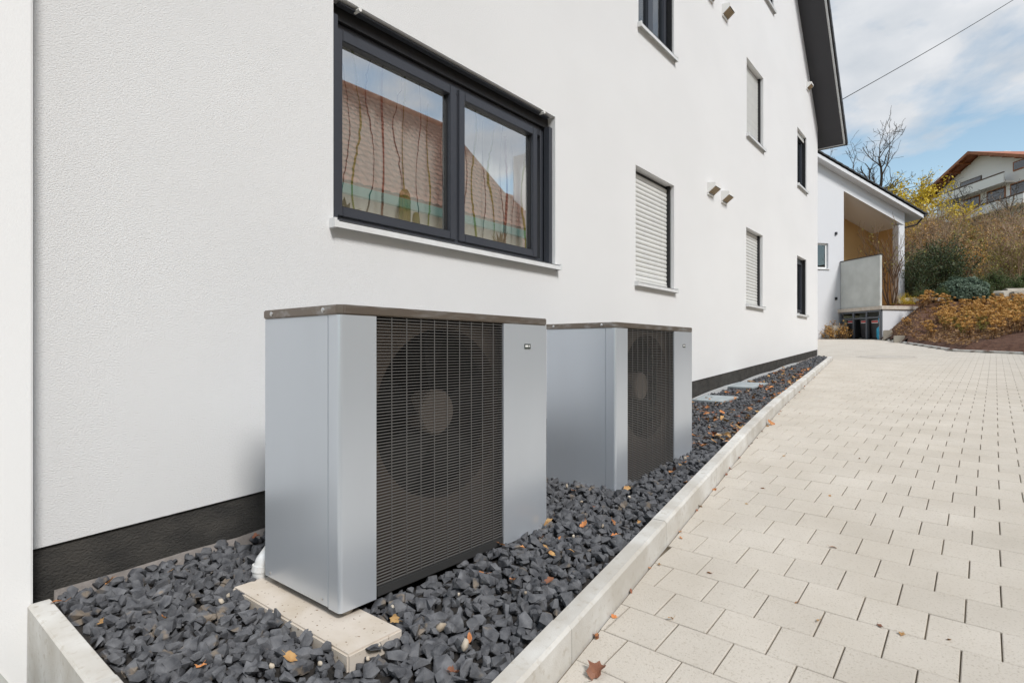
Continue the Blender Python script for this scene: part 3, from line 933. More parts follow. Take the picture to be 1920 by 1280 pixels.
# room behind it
room = MB(); X0, X1, ya, yb, za, zb = -3.2, -0.16, 1.2, 4.6, 1.0, 3.6
for q in (((X0, ya, za), (X0, yb, za), (X0, yb, zb), (X0, ya, zb)), ((X0, ya, za), (X1, ya, za), (X1, ya, zb), (X0, ya, zb)), ((X0, yb, za), (X0, yb, zb), (X1, yb, zb), (X1, yb, za)),
          ((X0, ya, za), (X0, yb, za), (X1, yb, za), (X1, ya, za)), ((X0, ya, zb), (X1, ya, zb), (X1, yb, zb), (X0, yb, zb))):
    room.quad(*q)
for q in (((X1, ya, za), (X1, yb, za), (X1, yb, z0), (X1, ya, z0)), ((X1, ya, z1), (X1, yb, z1), (X1, yb, zb), (X1, ya, zb)), ((X1, ya, z0), (X1, y0, z0), (X1, y0, z1), (X1, ya, z1)), ((X1, y1, z0), (X1, yb, z0), (X1, yb, z1), (X1, y1, z1))):
    room.quad(*q)
world_part('room', room, MT['room'], w1)
mb = MB().box(-0.50, -0.165, y0 - 0.1, y1 + 0.1, 1.955, 1.985)
world_part('inner_sill', mb, MT['white'], w1)
# sheer curtain with climbing-plant print
cur = root('window_curtain', (-0.45, 2.86, 2.0), 'sheer pale curtain with winding green and brown stems behind the large window', 'curtain')
mb = MB(); nn_ = 150
def cur_x(Y): return -0.315 + 0.012 * math.sin(Y * 31) + 0.008 * math.sin(Y * 53 + 1)
for i in range(nn_ + 1):
    Y = 1.55 + 2.75 * i / nn_
    mb.v += [(cur_x(Y), Y, 1.995), (cur_x(Y), Y, 3.5)]
for i in range(nn_): mb.f.append((2 * i, 2 * i + 2, 2 * i + 3, 2 * i + 1))
cloth = world_part('cloth', mb, MT['curtain'], cur, smooth=True)
vr = random.Random(21)
k = 0; Y = 1.88
while Y < 4.25:
    mt = ['vine_dark', 'vine_green', 'vine_dark', 'vine_green', 'vine_dark', 'vine_brown'][k % 6]
    wdt = {'vine_dark': 0.0035, 'vine_green': 0.0085, 'vine_brown': 0.008}[mt]
    ph = vr.uniform(0, 6.28); amp = vr.uniform(0.018, 0.042) if mt != 'vine_brown' else 0.008
    mb = MB(); prev = None
    zz = np.linspace(2.0, vr.uniform(2.95, 3.4), 34)
    for i, z in enumerate(zz):
        yc = Y + amp * math.sin(z * vr.uniform(6.9, 7.1) + ph)
        ww = wdt * (0.6 + 0.5 * abs(math.sin(z * 5 + ph)))
        mb.v += [(cur_x(yc - ww) + 0.004, yc - ww, z), (cur_x(yc + ww) + 0.004, yc + ww, z)]
    for i in range(len(zz) - 1): mb.f.append((2 * i, 2 * i + 1, 2 * i + 3, 2 * i + 2))
    world_part('stem_print', mb, MT[mt], cloth)
    k += 1; Y += vr.uniform(0.085, 0.16) if mt != 'vine_dark' else vr.uniform(0.03, 0.15)
# plants on the inner sill
def pot(parent, c, r=0.05, h=0.07):
    mb = MB().lathe([(r * 0.75, 0), (r, h), (r * 1.05, h), (r * 1.05, h + 0.008), (r * 0.8, h + 0.008)], c, 14)
    return world_part('pot', mb, MT['terracotta'], parent)
ZS = 1.985
c = Vector((-0.215, 2.47, ZS))
t = root('cactus_plant', c, 'two columned yellow green cactus behind the left window pane', 'cactus')
pot(t, c, 0.055, 0.03)
for dy, h, r in ((0, 0.30, 0.04), (0.10, 0.16, 0.026)):
    mb = MB()
    k = 20; prf = [(r * 0.8, 0.03), (r, 0.09), (r, h * 0.75), (r * 0.85, h * 0.9), (r * 0.5, h * 0.98), (0.003, h)]
    for rr, z in prf:
        for j in range(k):
            q = rr * (1.0 if j % 2 else 0.86)
            mb.v.append((c.x + q * math.cos(6.2832 * j / k), c.y + dy + q * math.sin(6.2832 * j / k), c.z + z))
    for i in range(len(prf) - 1):
        for j in range(k): mb.f.append((i * k + j, i * k + (j + 1) % k, (i + 1) * k + (j + 1) % k, (i + 1) * k + j))
    world_part('column', mb, MT['cactus'], t)
def rosette(name, c, label, mat, n, L, wd, up):
    t = root(name, c, label, 'plant'); pot(t, c, 0.045, 0.035)
    rg = random.Random(int(c.y * 100))
    for i in range(n):
        a = 6.283 * i / n + rg.uniform(-.3, .3); e = rg.uniform(*up); l_ = L * rg.uniform(0.75, 1.1)
        d = Vector((math.cos(a) * math.cos(e), math.sin(a) * math.cos(e), math.sin(e))); sd = Vector((-math.sin(a), math.cos(a), 0)) * wd
        b0 = c + Vector((0, 0, 0.035))
        p1 = b0 + d * l_ * 0.5; p2 = b0 + d * l_ + Vector((0, 0, -0.02 * l_))
        mb = MB().add([b0 - sd * .5, b0 + sd * .5, p1 - sd, p1 + sd, p2, p1 + Vector((0, 0, -0.008))], [(0, 1, 3, 2), (2, 3, 4), (2, 4, 5), (5, 4, 3)])
        world_part('leaf', mb, MT[mat], t)
rosette('succulent_plant', Vector((-0.22, 1.99, ZS)), 'pale green leafy succulent in the corner of the left window pane', 'succulent', 11, 0.13, 0.022, (0.2, 1.2))
rosette('agave_plant', Vector((-0.22, 3.47, ZS)), 'small spiky brownish agave behind the right window pane', 'agave', 9, 0.15, 0.013, (0.6, 1.4))

# ---- ventilation hoods
def hood(yc, z, s=1.0):
    e = bpy.data.objects.new('vent_hood', None); COL.objects.link(e); e.parent = house
    e.location = Vector((0, yc, z)) - house.location
    w, h, dp = 0.105 * s, 0.20 * s, 0.115 * s
    mb = MB()
    # wedge: the louvred face slopes outwards and up from the wall, closed top, front and sides
    zt, zf = z + 0.155 * s, z + 0.085 * s
    mb.add([(0.001, yc - w, zt), (0.001, yc + w, zt), (dp, yc - w, zt - 0.02), (dp, yc + w, zt - 0.02), (dp, yc - w, zf), (dp, yc + w, zf), (0.001, yc - w, z), (0.001, yc + w, z)],
           [(0, 1, 3, 2), (2, 3, 5, 4), (0, 2, 4, 6), (1, 7, 5, 3)])
    mb.box(0.001, 0.02, yc - w, yc + w, z - 0.012, z + 0.008)
    world_part('shell', mb, MT['vent'], e)
    mb = MB().add([(0.012, yc - w + 0.004, z + 0.03), (0.012, yc + w - 0.004, z + 0.03), (dp - 0.004, yc + w - 0.004, zf + 0.022), (dp - 0.004, yc - w + 0.004, zf + 0.022)], [(0, 1, 2, 3)])
    world_part('cavity_shade', mb, MT['vent_shade'], e)
    for i in range(6):
        t_ = (i + 0.5) / 6
        x = 0.02 + (dp - 0.03) * t_; zz_ = z + (zf - z) * (x / dp)
        mb = MB().prism([(x - 0.004, yc - w + 0.002, zz_ + 0.001), (x + 0.004, yc - w + 0.002, zz_ + 0.004), (x + 0.004, yc - w + 0.002, zz_ + 0.012), (x - 0.004, yc - w + 0.002, zz_ + 0.009)], (0, 2 * w - 0.004, 0))
        world_part('louvre', mb, MT['vent_slat_bounce'], e)
hood(7.62, 3.30); hood(8.16, 3.30); hood(7.60, 5.96); hood(8.20, 5.98); hood(13.52, 6.85, 0.9)

# ---- roof: soffit, fascia, verge tiles
mb = MB()
XO = 0.50
ye0, ye1 = RIDGE_Y - (14.95 - RIDGE_Y), 14.95
def zr(Y): return roof_u(Y)
TH = 0.22
for (ya_, yb_) in ((ye0, RIDGE_Y), (RIDGE_Y, ye1)):
    mb.prism([(HD - 0.5, ya_, zr(ya_)), (XO - 0.03, ya_, zr(ya_)), (XO - 0.03, ya_, zr(ya_) + TH), (HD - 0.5, ya_, zr(ya_) + TH)], (0, yb_ - ya_, zr(yb_) - zr(ya_)))
rf_ = world_part('roof', mb, MT['soffit'], house)
mb = MB()
for (ya_, yb_) in ((ye0, RIDGE_Y), (RIDGE_Y, ye1)):
    mb.prism([(XO - 0.029, ya_, zr(ya_) - 0.012), (XO, ya_, zr(ya_) - 0.012), (XO, ya_, zr(ya_) + TH - 0.06), (XO - 0.029, ya_, zr(ya_) + TH - 0.06)], (0, yb_ - ya_, zr(yb_) - zr(ya_)))
world_part('verge_board', mb, MT['fascia'], rf_)
mb = MB().box(HD - 0.5, XO - 0.002, ye1 + 0.001, ye1 + 0.02, zr(ye1) - 0.014, zr(ye1) + TH)
world_part('eaves_board', mb, MT['fascia'], rf_)
# verge tiles: one L-shaped tile per course on the visible slope
dirv = Vector((0, ye1 - RIDGE_Y, zr(ye1) - zr(RIDGE_Y))).normalized(); nrm_ = Vector((0, -dirv.z, dirv.y))
if nrm_.z < 0: nrm_ = -nrm_
tl = MB().box(-0.30, 0.03, 0, 0.36, 0.0, 0.025).box(0.005, 0.03, 0, 0.36, -0.11, 0.0)
tl_me = tl.mesh('verge_tile', MT['dark_tile'])
mat3 = Matrix(((1, 0, 0), (0, dirv.y, nrm_.y), (0, dirv.z, nrm_.z))).to_4x4()
Ls = (Vector((0, ye1, zr(ye1))) - Vector((0, RIDGE_Y, zr(RIDGE_Y)))).length
i = 0; s_ = -0.06
while s_ < 6.5:
    base = Vector((XO + 0.004, ye1, zr(ye1))) - dirv * (s_ + 0.33) + nrm_ * (TH * 0.74 + 0.012)
    o = link('verge_tile', tl_me, rf_)
    o.matrix_local = Matrix.Translation(base) @ mat3 @ Euler((R(-2.2), 0, 0)).to_matrix().to_4x4()
    s_ += 0.33
# the roof part sits at -house.location, so shift tile children by nothing: they share its origin
# gutter end at the eave
mb = MB().tube([(HD, ye1 + 0.10, zr(ye1) + 0.06), (XO + 0.02, ye1 + 0.10, zr(ye1) + 0.05)], 0.065, 10)
world_part('gutter', mb, MT['dark_tile'], rf_)

# ================================================================== HEAT PUMPS
def heat_pump(yb, zb, label):
    D, W, H = 0.515, 1.208, 1.052
    t = root('heat_pump', (PX1, yb, zb - 0.025), label, 'heat pump', 'heat pumps on the gravel bed')
    zl = 1.018       # underside of the lid
    Z = 0.025        # local height of the body bottom above the feet
    def part(name, mb, mat, par=t, **kw):
        return local_part(name, mb, MT[mat], par, **kw)
    # side and back sheets
    part('side_panel', MB().box(-D, -0.070, 0.0, 0.012, Z, Z + zl - 0.001), 'silver', bevel=0.0025)
    part('side_panel', MB().box(-D, -0.070, W - 0.012, W, Z, Z + zl - 0.001), 'silver', bevel=0.0025)
    part('back_panel', MB().box(-D + 0.001, -D + 0.012, 0.0125, W - 0.0125, Z, Z + zl - 0.001), 'silver')
    # front corner panels bent round the edge
    def corner(y0, ye, sgn):
        pts = [(-0.0675, 0.0)]
        r = 0.014
        for i in range(7):
            a = math.pi / 2 * i / 6
            pts.append((-r + r * math.sin(a), r - r * math.cos(a)))
        pts.append((0.0, ye))
        inn = [(p[0] - 0.006 if p[1] > 0.01 else p[0], p[1] + 0.006 if p[0] < -0.01 else p[1]) for p in pts]
        inn = [(-0.0675, 0.008), (-0.014, 0.008), (-0.008, 0.014), (-0.008, ye)]
        poly = pts + inn[::-1]
        P = [(p[0], y0 + sgn * p[1], Z - 0.002) for p in poly]
        if sgn < 0: P = P[::-1]
        return MB().prism(P, (0, 0, zl + 0.001))
    cp = part('corner_panel', corner(0.0, 0.152, 1), 'silver')
    part('corner_panel', corner(W, W - 0.864, -1), 'silver')
    part('top_tray', MB().box(-D + 0.013, -0.0085, 0.013, W - 0.013, Z + zl - 0.01, Z + zl - 0.003), 'fan_black')
    # lid: folded sheet with a rounded front edge
    lidp = [(-D - 0.004, -0.004), (0.004 - 0.02, -0.004), (0.004, 0.016), (0.004, W - 0.016), (-0.016, W + 0.004), (-D - 0.004, W + 0.004)]
    lid = part('lid', MB().prism([(x, y, Z + zl) for x, y in lidp], (0, 0, H - zl)), 'lid', bevel=0.004)
    for x in (-0.455, -0.095):
        mbs = MB().lathe([(0.009, 0), (0.009, 0.002), (0.005, 0.005), (0.001, 0.006)], (0, 0, 0), 10)
        s = link('screw', mbs.mesh('screw', MT['screw']), lid, (x, -0.004, Z + zl + 0.018)); s.rotation_euler = (R(90), 0, 0)
    for x in (-0.47, -0.105):
        mbs = MB().lathe([(0.006, 0), (0.006, 0.002), (0.001, 0.004)], (0, 0, 0), 10)
        s = link('screw', mbs.mesh('screw', MT['screw']), t, (x, 0.0, Z + 0.022)); s.rotation_euler = (R(90), 0, 0)
    # grille opening: frame, bars
    ga, gb = 0.152, 0.864
    g0, g1 = Z + 0.040, Z + zl - 0.002
    part('base_bar', MB().box(-0.03, -0.001, ga + 0.002, gb - 0.002, Z, g0 - 0.002), 'pump_bar', bevel=0.004)
    gr = part('grille', MB().box(-0.020, -0.008, ga + 0.001, ga + 0.006, g0, g1).box(-0.020, -0.008, gb - 0.006, gb - 0.001, g0, g1), 'pump_bar')
    hb = MB().box(-0.0035, 0.0035, ga + 0.004, gb - 0.004, -0.00115, 0.00115).mesh('grille_bar', MT['grille'])
    pitch = 0.01136
    n = int((g1 - g0) / pitch)
    for i in range(n + 1):
        o = link('grille_bar', hb, gr, (-0.0085, 0, g0 + 0.003 + i * pitch))
    vb = MB().box(-0.0012, 0.0012, -0.0012, 0.0012, g0, g1).mesh('grille_bar', MT['grille'])
    for i in range(1, 10):
        link('grille_bar', vb, gr, (-0.0027, ga + (gb - ga) * i / 10, 0))
    # shroud plate with round opening
    cy, cz, rr = 0.545, Z + 0.632, 0.355
    xs = -0.062
    mb = MB(); k = 64
    y0_, y1_, z0_, z1_ = 0.02, W - 0.02, Z + 0.01, Z + zl - 0.012
    inner = [(cy + rr * math.cos(6.28318 * i / k), cz + rr * math.sin(6.28318 * i / k)) for i in range(k)]
    outer = []
    for (y, z) in inner:
        dy, dz = y - cy, z - cz
        s = min(((y1_ - cy) / dy if dy > 1e-9 else 1e9), ((y0_ - cy) / dy if dy < -1e-9 else 1e9), ((z1_ - cz) / dz if dz > 1e-9 else 1e9), ((z0_ - cz) / dz if dz < -1e-9 else 1e9))
        outer.append((cy + dy * s, cz + dz * s))
    for (y, z) in inner: mb.v.append((xs, y, z))
    for (y, z) in outer: mb.v.append((xs, y, z))
    for (y, z) in inner: mb.v.append((xs - 0.09, y, z))
    for i in range(k):
        j = (i + 1) % k
        mb.f += [(i, k + i, k + j, j), (i, j, 2 * k + j, 2 * k + i)]
    for (a, b) in ((y0_, z0_), (y1_, z0_), (y1_, z1_), (y0_, z1_)):
        pass
    part('fan_shroud', mb, 'shroud')
    part('inner_wall', MB().box(-0.36, -0.355, 0.02, W - 0.02, Z + 0.01, Z + zl - 0.015), 'fan_black')
    part('floor_pan', MB().box(-D + 0.013, -0.031, 0.0125, W - 0.0125, Z - 0.001, Z + 0.008), 'pump_bar')
    fan = part('fan', MB().tube([(-0.30, cy, cz), (-0.12, cy, cz)], 0.02, 10), 'fan_black')
    hubm = MB(); 
    pts_ = [(-0.19, 0.095), (-0.11, 0.098), (-0.098, 0.09), (-0.094, 0.05), (-0.094, 0.001)]
    kk = 28
    for x, r in pts_:
        for j in range(kk): hubm.v.append((x, cy + r * math.cos(6.28318 * j / kk), cz + r * math.sin(6.28318 * j / kk)))
    for i in range(len(pts_) - 1):
        for j in range(kk): hubm.f.append((i * kk + j, i * kk + (j + 1) % kk, (i + 1) * kk + (j + 1) % kk, (i + 1) * kk + j))
    local_part('hub', hubm, MT['hub'], fan)
    for b in range(5):
        a0 = 6.28318 * b / 5 + 0.3
        mbb = MB()
        for i in range(7):
            r = 0.09 + 0.255 * i / 6
            for j, da in enumerate((-0.38 - 0.1 * i / 6, 0.0, 0.38 - 0.1 * i / 6)):
                a = a0 + da * (1 - 0.25 * i / 6)
                mbb.v.append((-0.15 + 0.04 * (j - 1), cy + r * math.cos(a), cz + r * math.sin(a)))
        for i in range(6):
            for j in range(2): mbb.f.append((3 * i + j, 3 * i + j + 1, 3 * i + j + 4, 3 * i + j + 3))
        local_part('blade', mbb, MT['fan_black'], fan)
    # badge
    bd = part('badge', MB().box(0.0005, 0.0025, 1.017, 1.064, Z + 0.900, Z + 0.924), 'badge')
    local_part('badge_mark', MB().box(0.0026, 0.0032, 1.022, 1.045, Z + 0.909, Z + 0.918).box(0.0026, 0.0032, 1.052, 1.057, Z + 0.909, Z + 0.918), MT['white'], bd)
    for x in (-0.045, -0.44):
        for y in (0.05, W - 0.05):
            part('foot', MB().lathe([(0.021, 0), (0.028, 0.006), (0.028, 0.016), (0.012, 0.02), (0.012, Z)], (x, y, 0), 18), 'foot')
    return t
heat_pump(PUMP[0]['y'], PUMP[0]['z'], 'silver heat pump whose foot stands on a beige concrete slab beside the white pipe')
heat_pump(PUMP[1]['y'], PUMP[1]['z'], 'silver heat pump sunk into the gravel with small white pebble at its base')
# slab under the first unit, buried rail under the second
def slab(x0, x1, y0, y1, zt, th, label):
    mb = MB().box(x0, x1, y0, y1, zt - th, zt)
    o = link('concrete_slab', mb.mesh('concrete_slab', MT['slab'], bevel=0.006)); return tag(o, label, 'slab')
slab(0.53, 1.296, 0.992, 1.203, 0.2755, 0.07, 'beige concrete slab with rust specks under the front foot of the nearer heat pump')
# drain pipe
p0 = at_d(488, 1072, 2.28)
t = root('drain_pipe', (p0.x, p0.y, p0.z), 'white plastic pipe elbow rising from gravel behind the nearer heat pump', 'pipe')
a = Vector((p0.x, p0.y, p0.z - 0.06)); path = [a, a + Vector((0, 0, 0.07)), a + Vector((0.004, 0.01, 0.105)), a + Vector((0.012, 0.035, 0.14)), a + Vector((0.02, 0.075, 0.16)), a + Vector((0.03, 0.16, 0.165))]
world_part('pipe', MB().tube(path, [0.03, 0.03, 0.03, 0.03, 0.03, 0.03], 16), MT['pipe'], t, smooth=True)
world_part('collar', MB().tube([a + Vector((0, 0, 0.066)), a + Vector((0.001, 0.003, 0.09))], 0.034, 16), MT['pipe'], t)
#@@HOUSE_END

# ================================================================== THINGS IN THE GRAVEL AND ON THE DRIVE
# light-well covers beside the wall
def plate_at(px, py, ly, lx, label):
    p = gravel_hit(px, py)
    o = link('cover_plate', MB().box(-lx / 2, lx / 2, -ly / 2, ly / 2, -0.012, 0.012).mesh('cover_plate', MT['plate_grey'], bevel=0.003), None, (p.x, p.y, p.z + 0.022))
    o.rotation_euler = (math.atan(0.06), 0, R(-4)); tag(o, label, 'cover plate'); return o
plate_at(1340, 751, 0.50, 0.40, 'grey square cover plate in the gravel just past the farther heat pump')
plate_at(1398, 725, 0.62, 0.42, 'grey square cover plate in the gravel below the low shuttered window beside the curved edging')
# curved pale edging of the light wells along the plinth
mb = MB(); 
for i in range(41):
    t_ = i / 40; Y = 6.9 + 5.6 * t_
    h = 0.028 * abs(math.sin(t_ * math.pi * 3)) ** 0.6
    g = gravel_z(0.05, Y)
    mb.v += [(0.035, Y, g - 0.04), (0.035, Y, g + 0.02 + h), (0.05, Y, g + 0.02 + h), (0.05, Y, g - 0.04)]
for i in range(40):
    a = 4 * i
    for j in range(3): mb.f.append((a + j, a + j + 1, a + 5 + j, a + 4 + j))
o = link('light_well_edging', mb.mesh('light_well_edging', MT['fascia'])); tag(o, 'pale wavy plastic edging between gravel and dark wall base', 'edging')

# fallen leaves
def leaf_mesh(mat, seed, lobed=True):
    rg = random.Random(seed); n = 19 if lobed else 9
    mb = MB(); out = []
    for i in range(n):
        a = 2 * math.pi * i / n
        r = (0.84 + 0.13 * math.cos(5 * a) + 0.07 * math.cos(2 * a + 1)) if lobed else 1.0
        r *= rg.uniform(0.72, 1.12)
        x, y = r * math.cos(a), r * math.sin(a) * (0.85 if lobed else 0.45)
        out.append((x, y))
    k1, k2, k3 = rg.uniform(0.35, 1.0), rg.uniform(-0.5, 0.7), rg.uniform(0, 6)
    def zz(x, y): return k1 * y * y + k2 * x * abs(x) * 0.5 + 0.10 * math.sin(3 * x + k3) + 0.06 * math.sin(5 * y)
    mb.v.append((0, 0, zz(0, 0) - 0.05))
    for x, y in out: mb.v.append((x * 0.55, y * 0.55, zz(x * .55, y * .55)))
    for x, y in out: mb.v.append((x, y, zz(x, y) + rg.uniform(-.06, .06)))
    for i in range(n):
        j = (i + 1) % n
        mb.f += [(0, 1 + i, 1 + j), (1 + i, 1 + n + i, 1 + n + j, 1 + j)]
    # stalk
    mb.tube([(-0.05, 0, zz(0, 0)), (-0.9, 0.05, zz(-.9, 0) + 0.02), (-1.5, 0.15, 0.25)], [0.03, 0.03, 0.02], 4)
    zmin = min(v[2] for v in mb.v)
    mb.v = [(x, y, z - zmin) for x, y, z in mb.v]
    return mb.mesh('fallen_leaf', MT[mat], smooth=False)
LEAVES = {k: [leaf_mesh(k, 40 + 7 * i + len(k), lobed=(i % 3 != 2)) for i in range(4)] for k in ('leaf_orange', 'leaf_brown', 'leaf_tan')}
lrg = random.Random(17)
def pave_hit(px, py):
    r = ray(px, py); t = 0.8
    while t < 40:
        p = CAM + r * t
        if p.z < gz(p.x, p.y): return Vector((p.x, p.y, gz(p.x, p.y)))
        t += 0.004
    return None
def put_leaf(p, size, kind, label, group, cat='leaf', tilt=0.35, me=None):
    o = link('fallen_leaf', me or lrg.choice(LEAVES[kind]), None, p)
    o.scale = (size, size, size * lrg.uniform(0.7, 1.3)); o.rotation_euler = (lrg.gauss(0, tilt), lrg.gauss(0, tilt), lrg.uniform(0, 6.28))
    return tag(o, label, cat, group)
# the single ones on the paving
p = pave_hit(1118, 1262)
big = leaf_mesh('leaf_brown', 99)
put_leaf(p + Vector((0, 0, 0.001)), 0.043, 'leaf_brown', 'large dark brown lobed leaf lying on the paving near the kerb joint', None, tilt=0.05, me=big)
put_leaf(pave_hit(1536, 1166) + Vector((0, 0, 0.001)), 0.017, 'leaf_tan', 'single yellow brown leaf standing in an open paving joint', None, tilt=0.2)
put_leaf(pave_hit(1650, 1174) + Vector((0, 0, 0.001)), 0.016, 'leaf_brown', 'thin red brown leaf sliver at the corner of a paver', None, tilt=0.1, me=LEAVES['leaf_brown'][2])
put_leaf(pave_hit(1562, 1027) + Vector((0, 0, 0.001)), 0.017, 'leaf_orange', 'small orange leaf fragment flat on the middle of the paving', None, tilt=0.1, me=LEAVES['leaf_orange'][2])
put_leaf(pave_hit(1257, 1163) + Vector((0, 0, 0.001)), 0.016, 'leaf_tan', 'tan narrow leaf piece lying along a paving joint', None, tilt=0.1, me=LEAVES['leaf_tan'][2])
put_leaf(pave_hit(1447, 796) + Vector((0, 0, 0.001)), 0.05, 'leaf_orange', 'bright orange red leaf on the paving leaning on the kerb', None, tilt=0.4)
# the ones gathered along the foot of the kerb
for k in range(34):
    Y = 1.75 + 9.5 * (k / 34) ** 1.4 + lrg.uniform(-.1, .1)
    X = kerb_x(Y) + abs(lrg.gauss(0.012, 0.012))
    put_leaf(Vector((X, Y, gz(X, Y) + 0.002)), lrg.uniform(0.009, 0.018), lrg.choice(['leaf_brown', 'leaf_brown', 'leaf_orange', 'leaf_tan']), 'small dry leaf caught at the foot of the kerb stones', 'leaves along the foot of the kerb', tilt=0.5)
for px, py in [(1430, 916), (1495, 1130), (1612, 860), (1690, 1190), (1500, 775), (1470, 855), (1400, 945), (1780, 1200), (1556, 930), (1330, 1075)]:
    put_leaf(pave_hit(px, py) + Vector((0, 0, 0.001)), lrg.uniform(0.010, 0.017), lrg.choice(['leaf_tan', 'leaf_orange']), 'small crumpled leaf scrap lying loose on the pavers', 'leaf scraps on the paving', tilt=0.25)
# the ones on the gravel
KN = {'leaf_orange': 'bright orange', 'leaf_tan': 'pale tan', 'leaf_brown': 'dark brown'}
def where(Y):
    return ('beside the slab and pipe' if Y < 1.15 else 'in front of the nearer heat pump' if Y < 2.35 else 'between the two heat pumps' if Y < 3.0
            else 'in front of the farther heat pump' if Y < 4.25 else 'beyond the farther heat pump' if Y < 7.0 else 'near the end of the bed')
def gravel_leaf(p, size):
    kind = lrg.choice(['leaf_orange', 'leaf_orange', 'leaf_tan', 'leaf_brown'])
    put_leaf(p, size, kind, '%s leaf on the dark gravel %s' % (KN[kind], where(p.y)), '%s leaves on the gravel %s' % (KN[kind], where(p.y)))
def gleaf(px, py, size, kind=None):
    p = gravel_hit(px, py)
    if p is None or blocked(p.x, p.y) or p.x > kerb_x(p.y) - 0.1 or p.x < 0.03: return
    gravel_leaf(p + Vector((0, 0, 0.016)), size)
for px, py in [(298, 1056), (255, 1063), (308, 1168), (108, 1138), (480, 1012), (850, 1271), (1022, 1032), (1035, 1046), (1070, 1042), (904, 1085), (960, 1095), (1030, 1097), (940, 1028), (978, 1033), (1028, 988), (1050, 1015), (1018, 1015), (1075, 925), (1100, 908), (1130, 912), (1112, 955), (1095, 990), (1150, 985), (1175, 920), (1265, 885), (1275, 878), (1283, 872), (1258, 890), (1290, 860), (1287, 910), (1300, 835), (1305, 842), (1152, 1010), (1200, 985), (1240, 905), (320, 1078), (190, 1175), (205, 1100), (740, 1170), (880, 1205), (545, 1245), (375, 1260)]:
    gleaf(px, py, lrg.uniform(0.016, 0.026))
for k in range(280):
    Y = 4.3 + 7.0 * lrg.random() ** 1.1
    xr = kerb_x(Y) - 0.12
    X = xr * (1 - lrg.random() ** 1.6 * 0.9)
    if blocked(X, Y): continue
    gravel_leaf(Vector((X, Y, gravel_z(X, Y) + 0.022)), lrg.uniform(0.020, 0.040))

# manhole cover in the drive
p = pave_hit(1662, 669)
o = link('manhole_cover', MB().lathe([(0.62, -0.03), (0.62, 0.004), (0.60, 0.006), (0.56, 0.006), (0.558, -0.012), (0.535, -0.012), (0.533, 0.006), (0.2, 0.006), (0.01, 0.006)], (0, 0, 0), 40).mesh('manhole_cover', MT['manhole']), None, p)
o.rotation_euler = (math.atan(0.045), 0.0174, 0); tag(o, 'round flat manhole cover set in the paved drive', 'manhole cover')

# ================================================================== ANNEX WITH PORCH
E2 = Vector((0.62, 0.785)).normalized(); G2 = Vector((E2.y, -E2.x))
FD = 26.3
fp = at_d(1576, HY, FD)
ZT = 1.86 + 1.2                       # terrace level
annex = root('garage_annex', (fp.x, fp.y, 0.9), 'white annex with black sloping roof and ochre porch at the end of the drive', 'house', rz=math.atan2(E2.y, E2.x))
# local axes: x along the facade to the far right, y = back into the building (-G), z up
def AZ(z): return z - 0.9
RW = 3.30                             # recess from x=0.15 to RW
def roofz(x): return AZ(1.2 + 8.8 - 0.425 * (x + 1.19))
def ap(name, mb, mat, par=annex, **kw): return local_part(name, mb, MT[mat], par, **kw)
# facade wall left of the porch with a window hole, side and back walls
wx0, wx1, wz0, wz1 = -1.28, -0.67, AZ(1.2 + 3.75), AZ(1.2 + 4.94)
mb = MB()
def fq(x0, x1, z0, z1a, z1b): mb.quad((x0, 0, z0), (x1, 0, z0), (x1, 0, z1b), (x0, 0, z1a))
b0 = AZ(0.3)
RT = 0.16
fq(-9, wx0, b0, roofz(-9) - RT, roofz(wx0) - RT); fq(wx0, wx1, b0, wz0, wz0); fq(wx0, wx1, wz1, roofz(wx0) - RT, roofz(wx1) - RT); fq(wx1, 0.18, b0, roofz(wx1) - RT, roofz(0.18) - RT)
for (a, b, c, d) in (((wx0, 0, wz0), (wx0, .14, wz0), (wx0, .14, wz1), (wx0, 0, wz1)), ((wx1, 0, wz0), (wx1, 0, wz1), (wx1, .14, wz1), (wx1, .14, wz0)), ((wx0, 0, wz1), (wx0, .14, wz1), (wx1, .14, wz1), (wx1, 0, wz1)), ((wx0, 0, wz0), (wx1, 0, wz0), (wx1, .14, wz0), (wx0, .14, wz0))): mb.quad(a, b, c, d)
mb.quad((0.18, 0, b0), (0.18, 0.004, b0), (0.18, 0.004, roofz(0.18) - RT), (0.18, 0, roofz(0.18) - RT))
mb.quad((RW + 0.35, 0, AZ(ZT)), (RW + 0.35, 7, AZ(ZT)), (RW + 0.35, 7, roofz(RW + 0.35) - RT), (RW + 0.35, 0, roofz(RW + .35) - RT))
mb.quad((-9, 7, b0), (RW + .35, 7, b0), (RW + .35, 7, roofz(RW + .35) - RT), (-9, 7, roofz(-9) - RT))
ap('wall', mb, 'annex_render')
# header beam following the rake and the post
hb_ = 0.62
ap('header_beam', MB().prism([(0.18, 0, roofz(0.18) - RT - hb_), (RW + .35, 0, roofz(RW + .35) - RT - hb_ + 0.02), (RW + .35, 0, roofz(RW + .35) - RT), (0.18, 0, roofz(0.18) - RT)], (0, 0.2, 0)), 'annex_render')
ap('post', MB().box(RW, RW + 0.349, 0.003, 0.34, AZ(ZT) - 0.6, roofz(RW + .35) - RT - hb_ + 0.03), 'annex_render', bevel=0.01)
